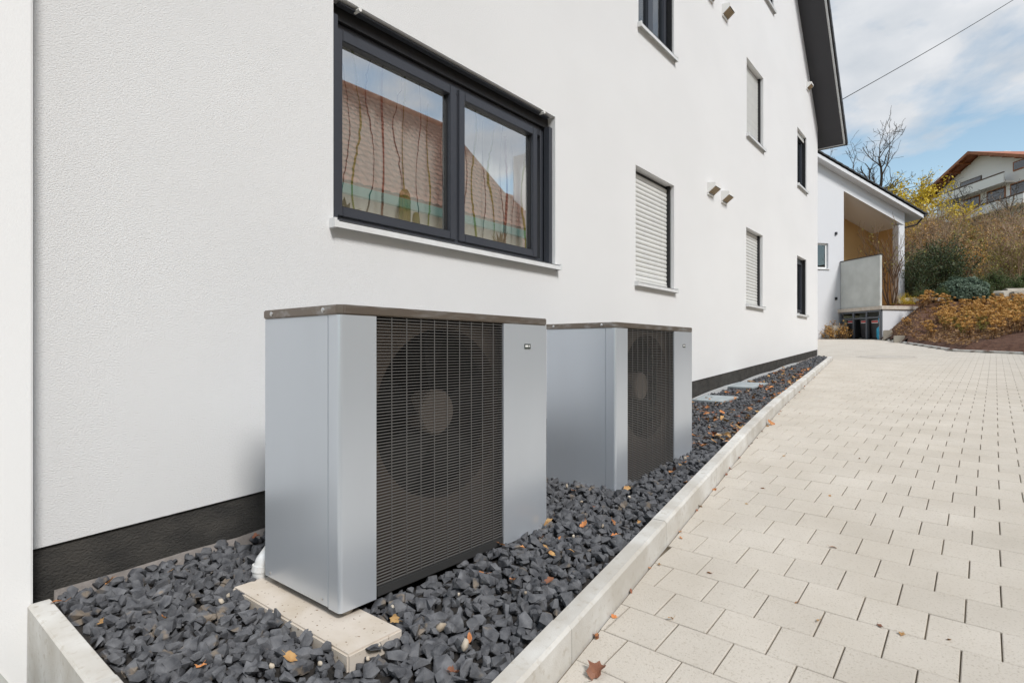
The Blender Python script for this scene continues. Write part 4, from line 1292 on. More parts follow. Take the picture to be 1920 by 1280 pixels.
# porch recess in ochre: back wall, right wall, left wall, sloping ceiling, floor
PD = 1.9
def cz(x): return roofz(x) - RT - hb_
mb = MB()
mb.quad((0.18, PD, AZ(ZT)), (RW + .34, PD, AZ(ZT)), (RW + .34, PD, cz(RW + .34)), (0.18, PD, cz(0.18)))
mb.quad((RW + .34, 0.36, AZ(ZT)), (RW + .34, PD, AZ(ZT)), (RW + .34, PD, cz(RW + .34)), (RW + .34, 0.36, cz(RW + .34)))
mb.quad((0.185, 0.01, AZ(ZT)), (0.185, PD, AZ(ZT)), (0.185, PD, cz(0.185)), (0.185, 0.01, cz(0.185)))
ap('porch_wall', mb, 'ochre')
ap('porch_ceiling', MB().quad((0.18, 0.2, cz(0.18)), (RW + .34, 0.2, cz(RW + .34)), (RW + .34, PD, cz(RW + .34)), (0.18, PD, cz(0.18))), 'annex_render')
ap('wall_lamp', MB().box(0.62, 0.74, PD - 0.14, PD - 0.01, AZ(1.2 + 4.55), AZ(1.2 + 4.9)), 'bin', bevel=0.02)
ap('meter_box', MB().box(2.55, 3.0, PD - 0.16, PD - 0.01, AZ(ZT + 1.35), AZ(ZT + 1.95)), 'bin', bevel=0.02)
for (x, z) in ((-0.32, 1.2 + 5.35), (-0.32, 1.2 + 2.3)):
    ap('wall_light', MB().box(x, x + 0.10, -0.07, -0.002, AZ(z), AZ(z + 0.13)), 'bin', bevel=0.01)
# roof slab, white rake board, black tile courses, gutter
mb = MB(); xa, xb = -9.0, 4.35
mb.prism([(xa, -0.38, roofz(xa)), (xb, -0.38, roofz(xb)), (xb, -0.38, roofz(xb) - RT), (xa, -0.38, roofz(xa) - RT)], (0, 8, 0))
ar = ap('roof', mb, 'annex_render')
x = -2.4
tme = MB().box(0, 0.40, -0.44, 7.8, 0.0, 0.06).mesh('tile_course', MT['dark_tile'])
while x < xb - 0.02:
    o = link('tile_course', tme, ar, (x, 0, roofz(x) + 0.055)); o.rotation_euler = (0, math.atan(0.425) - 0.06, 0); x += 0.345
ap('gutter', MB().tube([(xb + 0.06, -0.42, roofz(xb) - 0.03), (xb + 0.06, 7.6, roofz(xb) - 0.03)], 0.07, 10), 'dark_tile', ar)
ap('downpipe', MB().tube([(xb + 0.05, -0.30, roofz(xb) - 0.08), (xb - 0.1, -0.1, roofz(xb) - 0.42), (RW + 0.42, 0.2, roofz(xb) - 0.55)], 0.04, 8), 'dark_tile', ar)
# window of the annex
e = bpy.data.objects.new('window', None); COL.objects.link(e); e.parent = annex; e.location = (0, 0, 0)
mb = MB()
for (x0, x1, z0_, z1_) in ((wx0, wx0 + .07, wz0, wz1), (wx1 - .09, wx1, wz0, wz1), (wx0 + .07, wx1 - .09, wz0, wz0 + .08), (wx0 + .07, wx1 - .09, wz1 - .08, wz1)): mb.box(x0, x1, 0.09, 0.14, z0_, z1_)
local_part('frame', mb, MT['white'], e)
local_part('pane', MB().box(wx0 + .07, wx1 - .09, 0.11, 0.118, wz0 + .08, wz1 - .08), MT['glass_dark'], e)
local_part('recess', MB().quad((wx0, 0.5, wz0), (wx1, 0.5, wz0), (wx1, 0.5, wz1), (wx0, 0.5, wz1)), MT['room'], e)
local_part('sill', MB().box(wx0 - .05, wx1 + .05, -0.05, 0.09, wz0 - .04, wz0 - 0.002), MT['sill'], e)
# terrace block with the bin shelter under it
def axw(x, y): return Vector((fp.x, fp.y)) + E2 * x - G2 * y
q_end = -2.35                          # local y of the shelter corner nearest the drive
xf = -0.10                             # local x of the shelter front
ap('terrace_slab', MB().box(xf - 0.06, 5.5, q_end - 0.06, PD + 0.1, AZ(ZT - 0.16), AZ(ZT)), 'slab', bevel=0.01)
ap('terrace_wall', MB().box(xf + 0.05, 1.6, q_end, q_end + 0.18, AZ(0.6), AZ(ZT - 0.162)), 'annex_render')
ap('shelter_back', MB().box(1.05, 1.15, q_end + 0.19, 0.0, AZ(0.6), AZ(ZT - 0.162)), 'concrete')
zb_ = gz(*axw(xf, q_end / 2)) - 0.05
fr = bpy.data.objects.new('bin_shelter', None); COL.objects.link(fr); fr.parent = annex; fr.location = (0, 0, 0)
LY = abs(q_end) - 0.1
for i in range(4):
    y = q_end + 0.06 + i * (LY - 0.1) / 3
    local_part('shelter_post', MB().box(xf - 0.02, xf + 0.05, y - 0.04, y + 0.04, AZ(0.6), AZ(ZT - 0.162)), MT['steel_post'], fr)
local_part('shelter_rail', MB().box(xf - 0.018, xf + 0.045, q_end + 0.1, -0.14, AZ(ZT - 0.24), AZ(ZT - 0.163)), MT['steel_post'], fr)
local_part('shelter_rail', MB().box(xf - 0.015, xf + 0.04, q_end + 0.1, -0.14, AZ(ZT - 0.52), AZ(ZT - 0.45)), MT['steel_post'], fr)
# concrete privacy wall on the terrace
pw = root('privacy_wall', (fp.x, fp.y, ZT), 'tall grey fair faced concrete wall standing on the terrace above the bins', 'wall', rz=math.atan2(E2.y, E2.x))
local_part('panel', MB().box(-0.02, 0.10, -2.18, -0.02, 0.002, 2.22), MT['concrete'], pw, bevel=0.012)
local_part('cap', MB().box(-0.05, 0.13, -2.2, -0.02, 2.222, 2.25), MT['dark_tile'], pw)
rgp = random.Random(4)
for i in range(14):
    z = 0.15 + i * 0.105
    w_ = rgp.uniform(0.10, 0.30)
    local_part('formwork_mark', MB().box(-0.026, -0.021, -2.1, -2.1 + w_, z, z + rgp.uniform(0.03, 0.055)), MT['concrete'], pw)
# bins
def wheelie_bin(y, label, lab_red=True):
    c = axw(xf + 0.42, y); z0_ = gz(c.x, c.y)
    t = root('wheelie_bin', (c.x, c.y, z0_), label, 'bin', 'bins in the shelter', rz=math.atan2(E2.y, E2.x))
    w, d, h = 0.27, 0.27, 0.98
    mb = MB().add([(-d * .8, -w * .8, 0.04), (d * .8, -w * .8, 0.04), (d * .8, w * .8, 0.04), (-d * .8, w * .8, 0.04), (-d, -w, h - .08), (d, -w, h - .08), (d, w, h - .08), (-d, w, h - .08)],
                  [(0, 3, 2, 1), (4, 5, 6, 7), (0, 1, 5, 4), (1, 2, 6, 5), (2, 3, 7, 6), (3, 0, 4, 7)])
    local_part('body', mb, MT['bin'], t, bevel=0.02)
    local_part('lid', MB().box(-d - 0.03, d + 0.02, -w - 0.02, w + 0.02, h - 0.078, h - 0.02), MT['bin'], t, bevel=0.02)
    for s in (-1, 1): local_part('wheel', MB().tube([(d * .7, s * w * .7, 0.08), (d * .7, s * (w * .7 + .05), 0.08)], 0.08, 14), MT['black_plastic'], t)
    lb = local_part('label_strip', MB().box(-d - 0.008, -d - 0.002, -0.17, 0.17, h - 0.27, h - 0.15), MT['white'], t)
    local_part('label_print', MB().box(-d - 0.0105, -d - 0.0085, -0.16, 0.16, h - 0.24, h - 0.165), MT['red'], lb)
wheelie_bin(-0.55, 'dark wheelie bin alone in the bay beside the house wall')
wheelie_bin(-1.30, 'dark wheelie bin in the middle bay of the shelter')
wheelie_bin(-1.86, 'dark wheelie bin next to the blue bag')
c = axw(xf + 0.20, -2.12); z0_ = gz(c.x, c.y)
mb = MB(); rgb = random.Random(2)
for i, (zz_, r_) in enumerate([(0, .12), (.12, .17), (.3, .18), (.48, .15), (.58, .07), (.66, .05), (.8, .09), (.95, .10), (1.1, .06)]):
    for j in range(12):
        a = 6.283 * j / 12; q = r_ * (1 + 0.22 * rgb.uniform(-1, 1))
        mb.v.append((q * math.cos(a), q * math.sin(a), zz_))
for i in range(8):
    for j in range(12): mb.f.append((i * 12 + j, i * 12 + (j + 1) % 12, (i + 1) * 12 + (j + 1) % 12, (i + 1) * 12 + j))
o = link('recycling_bag', mb.mesh('recycling_bag', MT['blue_bag'], smooth=True), None, (c.x, c.y, z0_)); tag(o, 'bright blue plastic bags hanging at the shelter corner post', 'bag')
# edging blocks at the shelter corner
for px, py, sx, sy, sz_, lb in ((1662, 637, 0.30, 0.55, 0.42, 'taller pale concrete block at the corner of the bin shelter'), (1684, 641, 0.35, 0.75, 0.26, 'low long pale concrete block beside the mulch kerb')):
    p = pave_hit(px, py + 1)
    o = link('concrete_block', MB().box(-sx / 2, sx / 2, -sy / 2, sy / 2, -0.2, sz_).mesh('concrete_block', MT['block'], bevel=0.02), None, p + Vector((0.05, 0.1, 0))); o.rotation_euler = (0, 0, math.atan2(E2.y, E2.x) - 0.9)
    tag(o, lb, 'block')
#@@ANNEX_END

# ================================================================== VEGETATION
def grow(mb, rg, p, d, L, r, level, P, tips):
    """recursive branch; P = dict(levels, seg, wob, kids, ang, ratio, up, k, rmin)"""
    pts = [p]; rads = [r]; q = Vector(p); dd = Vector(d).normalized()
    for i in range(P['seg']):
        dd = (dd + Vector((rg.gauss(0, 1), rg.gauss(0, 1), rg.gauss(0, 1))) * P['wob'] + Vector((0, 0, P['up']))).normalized()
        q = q + dd * (L / P['seg'])
        pts.append(q.copy()); rads.append(max(P['rmin'], r * (1 - 0.55 * (i + 1) / P['seg'])))
    mb.tube(pts, rads, P['k'] if level < 2 else 3, cap=False)
    if level >= P['levels']:
        tips += pts[1:]
        return
    for c in range(P['kids'][min(level, len(P['kids']) - 1)]):
        i = rg.randrange(max(1, len(pts) // 3), len(pts))
        base = pts[i]; t = (pts[i] - pts[i - 1]).normalized()
        ax = t.orthogonal().normalized()
        ax.rotate(Matrix.Rotation(rg.uniform(0, 6.283), 3, t))
        nd = t * math.cos(P['ang']) + ax * math.sin(P['ang'] * rg.uniform(0.6, 1.25))
        grow(mb, rg, base, nd, L * P['ratio'] * rg.uniform(0.7, 1.2), max(P['rmin'], rads[i] * 0.62), level + 1, P, tips)
    tips.append(pts[-1])
def leaf_quads(mb, rg, pts, n, size, spread, zsq=1.0):
    for _ in range(n):
        c = Vector(rg.choice(pts)) + Vector((rg.gauss(0, spread), rg.gauss(0, spread), rg.gauss(0, spread * zsq)))
        a = Vector((rg.gauss(0, 1), rg.gauss(0, 1), rg.gauss(0, 1))).normalized(); b = a.orthogonal().normalized()
        b.rotate(Matrix.Rotation(rg.uniform(0, 6.28), 3, a))
        s = size * rg.uniform(0.55, 1.3)
        u = b * s; v = a.cross(b) * s * 0.6
        mb.add([c - u, c - v * 0.9, c + u, c + v], [(0, 1, 2, 3)])
def shrub_proto(seed, h, nst, spread, P, leaves, twig):
    rg = random.Random(seed); st_ = MB(); tips = []
    for i in range(nst):
        a = rg.uniform(0, 6.283); e = rg.uniform(0.0, spread)
        d = Vector((math.cos(a) * math.sin(e), math.sin(a) * math.sin(e), math.cos(e)))
        grow(st_, rg, Vector((math.cos(a) * 0.12, math.sin(a) * 0.12, -0.15)), d, h * rg.uniform(0.55, 0.95), P['r0'], 0, P, tips)
    out = [('stems', st_.mesh('stems', MT[twig]))]
    for (nm, n, size, sp, mat) in leaves:
        lf = MB(); leaf_quads(lf, rg, tips, n, size, sp); out.append((nm, lf.mesh(nm, MT[mat])))
    return out
PT = dict(levels=2, seg=5, wob=0.13, kids=[6, 4], ang=0.55, ratio=0.5, up=0.05, k=4, rmin=0.006, r0=0.028)
PTd = dict(PT, levels=2, kids=[7, 5], wob=0.18, ang=0.75)
protos_s = dict(
    brown=[shrub_proto(s, 2.6, 11, 0.6, PT, [('foliage', 900, 0.05, 0.09, 'lf_brown')], 'twig') for s in (1, 2)],
    bare=[shrub_proto(s, 2.9, 12, 0.5, PT, [('foliage', 320, 0.05, 0.08, 'lf_olive')], 'twig') for s in (3, 4)],
    rust=[shrub_proto(s, 2.2, 10, 0.75, PTd, [('foliage', 1300, 0.055, 0.1, 'lf_rust')], 'twig_dark') for s in (5,)],
    olive=[shrub_proto(s, 2.3, 10, 0.7, PTd, [('foliage', 1700, 0.055, 0.12, 'lf_olive')], 'twig') for s in (6,)],
    dark=[shrub_proto(s, 2.4, 12, 0.75, PTd, [('foliage', 5200, 0.06, 0.16, 'lf_dark')], 'twig_dark') for s in (7, 8)],
    green=[shrub_proto(s, 1.3, 12, 0.9, PTd, [('foliage', 3800, 0.05, 0.12, 'lf_green')], 'twig_dark') for s in (9,)],
    yellow=[shrub_proto(s, 2.8, 9, 0.65, PTd, [('foliage', 4200, 0.08, 0.16, 'lf_yellow')], 'twig') for s in (10,)],
)
def plant(name, parts, X, Y, label, cat, group=None, s=1.0, rz=None, sz=None, z=None):
    r_ = root(name, (X, Y, hill(X, Y) + 0.10 if z is None else z), label, cat, group, rz=vrg.uniform(0, 6.28) if rz is None else rz)
    r_.scale = (s, s, sz or s)
    for nm, me in parts:
        o = link(nm, me, r_)
        if nm in ('flower_heads', 'foliage'): o['kind'] = 'stuff'
    return r_
vrg = random.Random(31)
LB = dict(brown=('brown_shrub', 'twiggy brown shrub with dead leaves growing on the bank', 'dead leaved brown shrubs on the bank'),
          bare=('bare_shrub', 'nearly bare upright shrub with pale twigs on the bank', 'bare twiggy shrubs on the bank'),
          rust=('rust_shrub', 'rust orange leaved shrub on the bank', 'rust leaved shrubs on the bank'),
          olive=('olive_shrub', 'olive yellow leaved shrub on the bank', 'olive leaved shrubs on the bank'),
          dark=('evergreen_shrub', 'dense dark evergreen shrub on the bank beside the porch post', 'dark evergreen shrubs on the bank'),
          green=('green_shrub', 'low bright green leafy shrub among the stones on the bank', 'green shrubs on the bank'))
def shr(kind, px, d, s=1.0, sz=None):
    p = CAM + ray(px) * d
    nm, lb, gp = LB[kind]
    plant(nm, vrg.choice(protos_s[kind]), p.x, p.y, lb, 'shrub', gp, s, sz=sz)
for row, (d, kinds) in enumerate([(29.5, ['olive', 'brown', 'rust', 'olive', 'bare', 'olive', 'rust']), (33, ['brown', 'rust', 'olive', 'brown', 'rust', 'bare', 'olive', 'rust']),
                                  (37, ['rust', 'bare', 'olive', 'rust', 'bare', 'brown', 'olive', 'brown']), (41.5, ['bare', 'brown', 'brown', 'olive', 'brown', 'bare', 'brown', 'brown']),
                                  (46, ['brown', 'bare', 'brown', 'bare', 'brown', 'olive', 'brown', 'bare', 'brown']), (51, ['brown', 'brown', 'bare', 'olive', 'brown', 'bare', 'brown', 'brown', 'brown'])]):
    k = len(kinds)
    for i, kd in enumerate(kinds):
        px = 1715 + (2010 - 1715) * (i + 0.5 * (row % 2)) / (k - 1) + vrg.uniform(-8, 8)
        if row >= 3: px -= 45
        shr(kd, px, d + vrg.uniform(-1, 1), vrg.uniform(0.85, 1.15) * (1.0 if row < 3 else 0.78 if row < 4 else 0.55), None)
for px, d, s in ((1712, 27.6, 0.66), (1732, 26.8, 0.60), (1756, 27.2, 0.70), (1778, 27.6, 0.62), (1745, 28.2, 0.8)): shr('dark', px, d, s)
for px, d, s in ((1900, 25.6, 0.55), (1925, 26, 0.7), (1898, 22.3, 0.32), (1770, 25.0, 0.35), (1730, 25.4, 0.3), (1840, 26.0, 0.5), (1862, 27.2, 0.6), (1885, 26.6, 0.45), (1830, 24.6, 0.3), (1850, 25.0, 0.35)): shr('green', px, d, s)
# rounded grey-green bush
rg = random.Random(77); lf = MB()
for _ in range(7000):
    a, z = rg.uniform(0, 6.283), rg.uniform(-0.2, 1); r_ = math.sqrt(max(0, 1 - z * z)) if z > 0 else 1
    k = 1 + 0.22 * mnoise.noise((math.cos(a) * r_ * 2.2, math.sin(a) * r_ * 2.2, z * 2.2)); k *= rg.uniform(0.72, 1.03)
    c = Vector((math.cos(a) * r_ * k, math.sin(a) * r_ * k, z * k * 0.85)) * 0.88 + Vector((0, 0, 0.1))
    n_v = c.normalized() + Vector((rg.gauss(0, .5), rg.gauss(0, .5), rg.gauss(0, .5))); n_v.normalize(); b_ = n_v.orthogonal().normalized(); b_.rotate(Matrix.Rotation(rg.uniform(0, 6.28), 3, n_v))
    s_ = rg.uniform(0.035, 0.075); u = b_ * s_; v = n_v.cross(b_) * s_ * 0.45
    lf.add([c - u, c - v, c + u, c + v], [(0, 1, 2, 3)])
stm = MB()
for i in range(14):
    a = 6.283 * i / 14; stm.tube([(0, 0, -0.2), (0.3 * math.cos(a), 0.3 * math.sin(a), 0.3), (0.65 * math.cos(a), 0.65 * math.sin(a), 0.55)], [0.02, 0.014, 0.006], 4, cap=False)
p = CAM + ray(1802) * 25.2
plant('rounded_bush', [('stems', stm.mesh('stems', MT['twig_dark'])), ('foliage', lf.mesh('foliage', MT['lf_blue']))], p.x, p.y, 'rounded compact grey green bush above the mulch bed', 'bush', s=1.12)
# yellow leaved shrubs
for px, d, s, lb in ((1668, 43, 1.3, 'bright yellow leaved shrub seen above the annex roof'), (1704, 45, 1.45, 'bright yellow leaved shrub beside the chalet roof')):
    p = CAM + ray(px) * d
    plant('yellow_shrub', protos_s['yellow'][0], p.x, p.y, lb, 'shrub', s=s)
p = CAM + ray(1700) * 25.6
plant('yellow_shrub', protos_s['yellow'][0], p.x, p.y, 'small yellow leaved shrub at the foot of the porch post', 'shrub', s=0.22)

# trees
def tree(name, px, d, h, lean, seed, label, P, zoff=0.0, leafs=None, bark='bark'):
    p = CAM + ray(px) * d
    rg = random.Random(seed); tr = MB(); cr_ = MB(); tips = []
    z0_ = hill(p.x, p.y) + zoff
    t = root(name, (p.x, p.y, z0_), label, 'tree')
    pts = [Vector((0, 0, -0.3))]; dd = Vector(lean).normalized(); n = 7
    for i in range(n):
        dd = (dd + Vector((rg.gauss(0, .07), rg.gauss(0, .07), 0.03))).normalized(); pts.append(pts[-1] + dd * (h * 0.55 / n))
    r0 = h * 0.028
    tr.tube(pts, [r0 * (1 - 0.5 * i / n) for i in range(n + 1)], 9)
    local_part('trunk', tr, MT[bark], t, smooth=True)
    for i in range(P['limbs']):
        a = 6.283 * i / P['limbs'] + rg.uniform(-.4, .4); q = pts[rg.randrange(4, n + 1)]; e = rg.uniform(0.35, 1.15)
        grow(cr_, rg, q, Vector((math.cos(a) * math.sin(e), math.sin(a) * math.sin(e), math.cos(e))), h * P['limb'] * rg.uniform(0.8, 1.15), r0 * 0.48, 0, P, tips)
    local_part('crown', cr_, MT[bark], t)
    if leafs:
        lf = MB(); leaf_quads(lf, rg, tips, leafs[0], leafs[1], leafs[2]); local_part('foliage', lf, MT[leafs[3]], t)
    return t
TP = dict(levels=3, seg=5, wob=0.2, kids=[5, 4, 4], ang=0.75, ratio=0.58, up=0.03, k=5, rmin=0.008, limbs=8, limb=0.42)
cr3 = Vector((CY_, SY_, 0))
tree('bare_tree', 1617, 44, 10.2, cr3 * 0.28 + Vector((0, 0, 1)), 5, 'leafless old tree with gnarled spreading branches above the annex roof', dict(TP, limb=0.28, kids=[6, 4, 4], rmin=0.012))
tree('fruit_tree', 1812, 53, 4.6, (0, 0, 1), 12, 'small bare dark fruit tree in front of the chalet balcony', dict(TP, limb=0.5, levels=3, kids=[4, 3, 3], rmin=0.012), zoff=-0.4)
tree('fruit_tree', 1905, 50, 4.2, -cr3 * 0.3 + Vector((0, 0, 1)), 14, 'small bare fruit tree beside the chalet with low spreading limbs', dict(TP, limb=0.5, kids=[4, 3, 3], rmin=0.012), zoff=-0.4)
tree('young_tree', 1563, 46, 9.5, (0, 0, 1), 15, 'thin leafless young tree between the house eaves and annex roof', dict(TP, limb=0.3, kids=[4, 3, 2], limbs=6))
tree('young_tree', 1738, 52, 6.6, (0, 0, 1), 16, 'thin leafless young tree behind the yellow shrub', dict(TP, limb=0.28, kids=[4, 3, 2], limbs=7, ang=0.4))
# bare multi-stem shrub on the terrace
c = axw(2.15, -0.75)
pp = shrub_proto(51, 3.6, 9, 0.42, dict(PT, r0=0.035, kids=[5, 4], up=0.08), [('foliage', 260, 0.045, 0.06, 'lf_olive')], 'twig_dark')
plant('terrace_shrub', pp, c.x, c.y, 'tall bare many stemmed shrub in front of the ochre porch', 'shrub', z=ZT + 0.15, s=1.0)
o = link('planting_soil', MB().box(1.2, 5.2, -1.75, -0.25, -0.05, 0.14).mesh('planting_soil', MT['mulch'], bevel=0.05), None, (fp.x, fp.y, ZT)); o.rotation_euler = (0, 0, math.atan2(E2.y, E2.x)); o['kind'] = 'structure'
# dry plants at the foot of the annex wall
c = axw(-0.75, -0.5)
plant('dry_plant', shrub_proto(52, 0.9, 14, 1.1, PTd, [('foliage', 900, 0.05, 0.08, 'lf_rust')], 'twig_dark'), c.x, c.y, 'dry rust brown plant against the annex wall beside the shelter', 'plant', z=gz(c.x, c.y), s=0.8)
o = link('low_block', MB().box(-0.4, 0.4, -0.25, 0.25, -0.3, 0.62).mesh('low_block', MT['block'], bevel=0.02), None, (*axw(-0.45, -0.25), gz(*axw(-0.4, -0.3)))); o.rotation_euler = (0, 0, math.atan2(E2.y, E2.x)); tag(o, 'weathered brown block against the annex wall behind dry plants', 'block')

# hydrangea-like perennials with dead flower heads on the mulch
def hyd_proto(seed, mats=('lf_rust', 'lf_brown')):
    rg = random.Random(seed); st_ = MB(); lf = MB(); low = MB()
    for i in range(13):
        a = rg.uniform(0, 6.283); rr = rg.uniform(0.02, 0.40); h = rg.uniform(0.42, 0.80)
        top = Vector((math.cos(a) * rr, math.sin(a) * rr, h))
        st_.tube([(math.cos(a) * rr * 0.3, math.sin(a) * rr * 0.3, -0.08), top * 0.6 + Vector((0, 0, 0.06)), top], [0.007, 0.006, 0.004], 3, cap=False)
        for _ in range(34):
            v_ = Vector((rg.gauss(0, 1), rg.gauss(0, 1), rg.gauss(0, 1))).normalized()
            c = top + Vector((v_.x, v_.y, v_.z * 0.7)) * 0.085 * rg.uniform(0.6, 1.05); b_ = v_.orthogonal().normalized(); s_ = rg.uniform(0.018, 0.034)
            u = b_ * s_; w_ = v_.cross(b_) * s_
            lf.add([c - u, c - w_, c + u, c + w_], [(0, 1, 2, 3)])
        for _ in range(7):
            leaf_quads(low, rg, [top * rg.uniform(0.3, 0.85)], 1, 0.06, 0.06)
    return [('stems', st_.mesh('stems', MT['twig_dark'])), ('flower_heads', lf.mesh('flower_heads', MT[mats[0]])), ('foliage', low.mesh('foliage', MT[mats[1]]))]
hyd = [hyd_proto(61), hyd_proto(62), hyd_proto(63, ('lf_rust', 'lf_olive'))]
hs = []
tries = 0
while len(hs) < 100 and tries < 6000:
    tries += 1
    px = vrg.uniform(1672, 2010); d = vrg.uniform(15.0, 23.9)
    p = CAM + ray(px) * d; s_b = bank_dist(p.x, p.y)
    if s_b < 0.45: continue
    if s_b < 1.1 and vrg.random() < 0.72: continue
    if any((p.x - q[0]) ** 2 + (p.y - q[1]) ** 2 < 0.16 for q in hs): continue
    v = Vector((p.x - fp.x, p.y - fp.y)); ax_, ay_ = v.dot(E2), -v.dot(G2)
    if -0.2 < ax_ < 5.6 and ay_ > q_end - 0.3: continue
    hs.append((p.x, p.y))
    plant('faded_hydrangea', vrg.choice(hyd), p.x, p.y, 'low perennial clump with orange brown dead flower heads on the mulch bed', 'plant', 'faded perennials on the mulch bed', s=vrg.uniform(0.6, 0.92) * (0.75 if s_b < 1.3 else 1))
# leaf litter and ground cover on the bank
rg = random.Random(88); lit = MB(); lit2 = MB()
for _ in range(26000):
    px = rg.uniform(1640, 2040); d = rg.uniform(15, 34)
    p = CAM + ray(px) * d
    if bank_dist(p.x, p.y) < 0.12: continue
    v = Vector((p.x - fp.x, p.y - fp.y)); ax_, ay_ = v.dot(E2), -v.dot(G2)
    if -0.2 < ax_ < 5.6 and ay_ > q_end - 0.1: continue
    z = hill(p.x, p.y) + (0.135 if d < 27.5 else 0.06) + rg.uniform(0, 0.04)
    c = Vector((p.x, p.y, z)); a = Vector((rg.gauss(0, .5), rg.gauss(0, .5), 1)).normalized(); b_ = a.orthogonal().normalized(); b_.rotate(Matrix.Rotation(rg.uniform(0, 6.28), 3, a))
    s_ = rg.uniform(0.02, 0.05); u = b_ * s_; w_ = a.cross(b_) * s_ * 0.7
    (lit if (d < 25 or rg.random() < 0.6) else lit2).add([c - u, c - w_, c + u, c + w_], [(0, 1, 2, 3)])
for nm, mb_, mt_ in (('leaf_litter', lit, 'lf_brown'), ('ground_cover', lit2, 'lf_olive')):
    o = link(nm, mb_.mesh(nm, MT[mt_])); o['kind'] = 'stuff'; tag(o, 'brown fallen leaves covering the mulch and bank' if nm == 'leaf_litter' else 'low olive green plants covering the upper bank', nm.replace('_', ' '))
# stones on the bank
def boulder(px, d, sx, sy, sz_, seed, label, zo=0.0, flat=False):
    p = CAM + ray(px) * d; rg = random.Random(seed)
    bm = bmesh.new()
    for _ in range(26):
        q = Vector((rg.uniform(-1, 1), rg.uniform(-1, 1), rg.uniform(-1, 1)))
        q = Vector([math.copysign(abs(c_) ** 0.45, c_) for c_ in q]); bm.verts.new((q.x * sx, q.y * sy, q.z * sz_))
    r_ = bmesh.ops.convex_hull(bm, input=bm.verts); bmesh.ops.delete(bm, geom=[e_ for e_ in r_['geom_interior'] if isinstance(e_, bmesh.types.BMVert)], context='VERTS')
    me = bpy.data.meshes.new('boulder'); bm.to_mesh(me); bm.free(); me.materials.append(MT['block'] if not flat else MT['concrete'])
    o = link('boulder', me, None, (p.x, p.y, hill(p.x, p.y) + 0.1 + zo)); o.rotation_euler = (0, 0, YAW + rg.uniform(-.3, .3)); tag(o, label, 'boulder')
boulder(1893, 20.6, 0.62, 0.25, 0.10, 1, 'flat pale stone slab lying in the mulch bed', 0.05, True)
boulder(1880, 24.2, 0.22, 0.3, 0.40, 2, 'upright tan stone in the low bank wall under the green shrub', 0.25)
boulder(1893, 24.1, 0.18, 0.3, 0.36, 3, 'narrow upright stone between two larger bank wall stones', 0.25)
boulder(1910, 24.0, 0.30, 0.3, 0.42, 4, 'broad upright mossy stone at the end of the bank wall', 0.25)
boulder(1905, 24.9, 0.45, 0.3, 0.09, 5, 'flat dark grey stone slab capping the bank wall', 0.45)
boulder(1755, 24.6, 0.5, 0.25, 0.08, 6, 'long flat tan stone edging the planting above the flower heads', 0.1)
boulder(1715, 26.2, 0.8, 0.35, 0.16, 7, 'pale low stone at the top of the terrace steps', 0.1)

# ================================================================== CHALET ON THE HILL
CD = 60.0
ca = CAM + ray(1815) * CD
ch = root('hillside_chalet', (ca.x, ca.y, 1.2 + 13.6), 'white chalet with red brown timber roof and balconies on top of the hill', 'house', rz=YAW + math.pi / 2)
# local x = away from the camera along the facade, local -y ... facade faces local +y (camera left)
ZA = 21.2 - 13.6                     # apex of the roof edge above the local base
OV = 1.4
def cp_(name, mb, mat, par=ch, **kw): return local_part(name, mb, MT[mat], par, **kw)
def rz_(x): return ZA - 0.40 * abs(x)
wl_ = 6.2
mb = MB(); yf = -OV
mb.add([(-wl_, yf, -3), (wl_, yf, -3), (wl_, yf, rz_(wl_) - .3), (0, yf, rz_(0) - .3), (-wl_, yf, rz_(wl_) - .3)], [(0, 1, 2, 3, 4)])
mb.add([(-wl_, yf - 10, -3), (wl_, yf - 10, -3), (wl_, yf - 10, rz_(wl_) - .3), (0, yf - 10, rz_(0) - .3), (-wl_, yf - 10, rz_(wl_) - .3)], [(4, 3, 2, 1, 0)])
mb.quad((-wl_, yf, -3), (-wl_, yf, rz_(wl_) - .3), (-wl_, yf - 10, rz_(wl_) - .3), (-wl_, yf - 10, -3)); mb.quad((wl_, yf, -3), (wl_, yf - 10, -3), (wl_, yf - 10, rz_(wl_) - .3), (wl_, yf, rz_(wl_) - .3))
cp_('wall', mb, 'chalet_wall')
mb = MB()
for s in (-1, 1):
    mb.prism([(0, 0, rz_(0)), (s * 8.2, 0, rz_(8.2)), (s * 8.2, 0, rz_(8.2) - 0.16), (0, 0, rz_(0) - 0.16)], (0, -12, 0))
crf = cp_('roof', mb, 'rust_tile')
mb = MB()
for s in (-1, 1): mb.prism([(0, 0.03, rz_(0) + 0.02), (s * 8.25, 0.03, rz_(8.25) + 0.02), (s * 8.25, 0.03, rz_(8.25) - 0.30), (0, 0.03, rz_(0) - 0.30)], (0, -0.028, 0))
cp_('barge_board', mb, 'wood', crf)
for x in (-5.6, -4.2, -2.8, -1.4, 0, 1.4, 2.8, 4.2, 5.6):
    cp_('rafter', MB().box(x - 0.09, x + 0.09, yf + 0.01, -0.01, rz_(abs(x) + .1) - 0.36, rz_(abs(x) + .1) - 0.17), 'wood', crf)
for s in (-1, 1):
    for k in range(5):
        x0_ = 1.5 + k * 1.35
        cp_('purlin', MB().prism([(s * (x0_ - .6), -0.4 - 0.05, rz_(x0_ - .6) - .32), (s * (x0_ + .7), -0.4 - .05, rz_(x0_ + .7) - .32), (s * (x0_ + .7), -0.4 - .05, rz_(x0_ + .7) - .165), (s * (x0_ - .6), -0.45, rz_(x0_ - .6) - .165)], (0, -0.12, 0)), 'wood', crf)
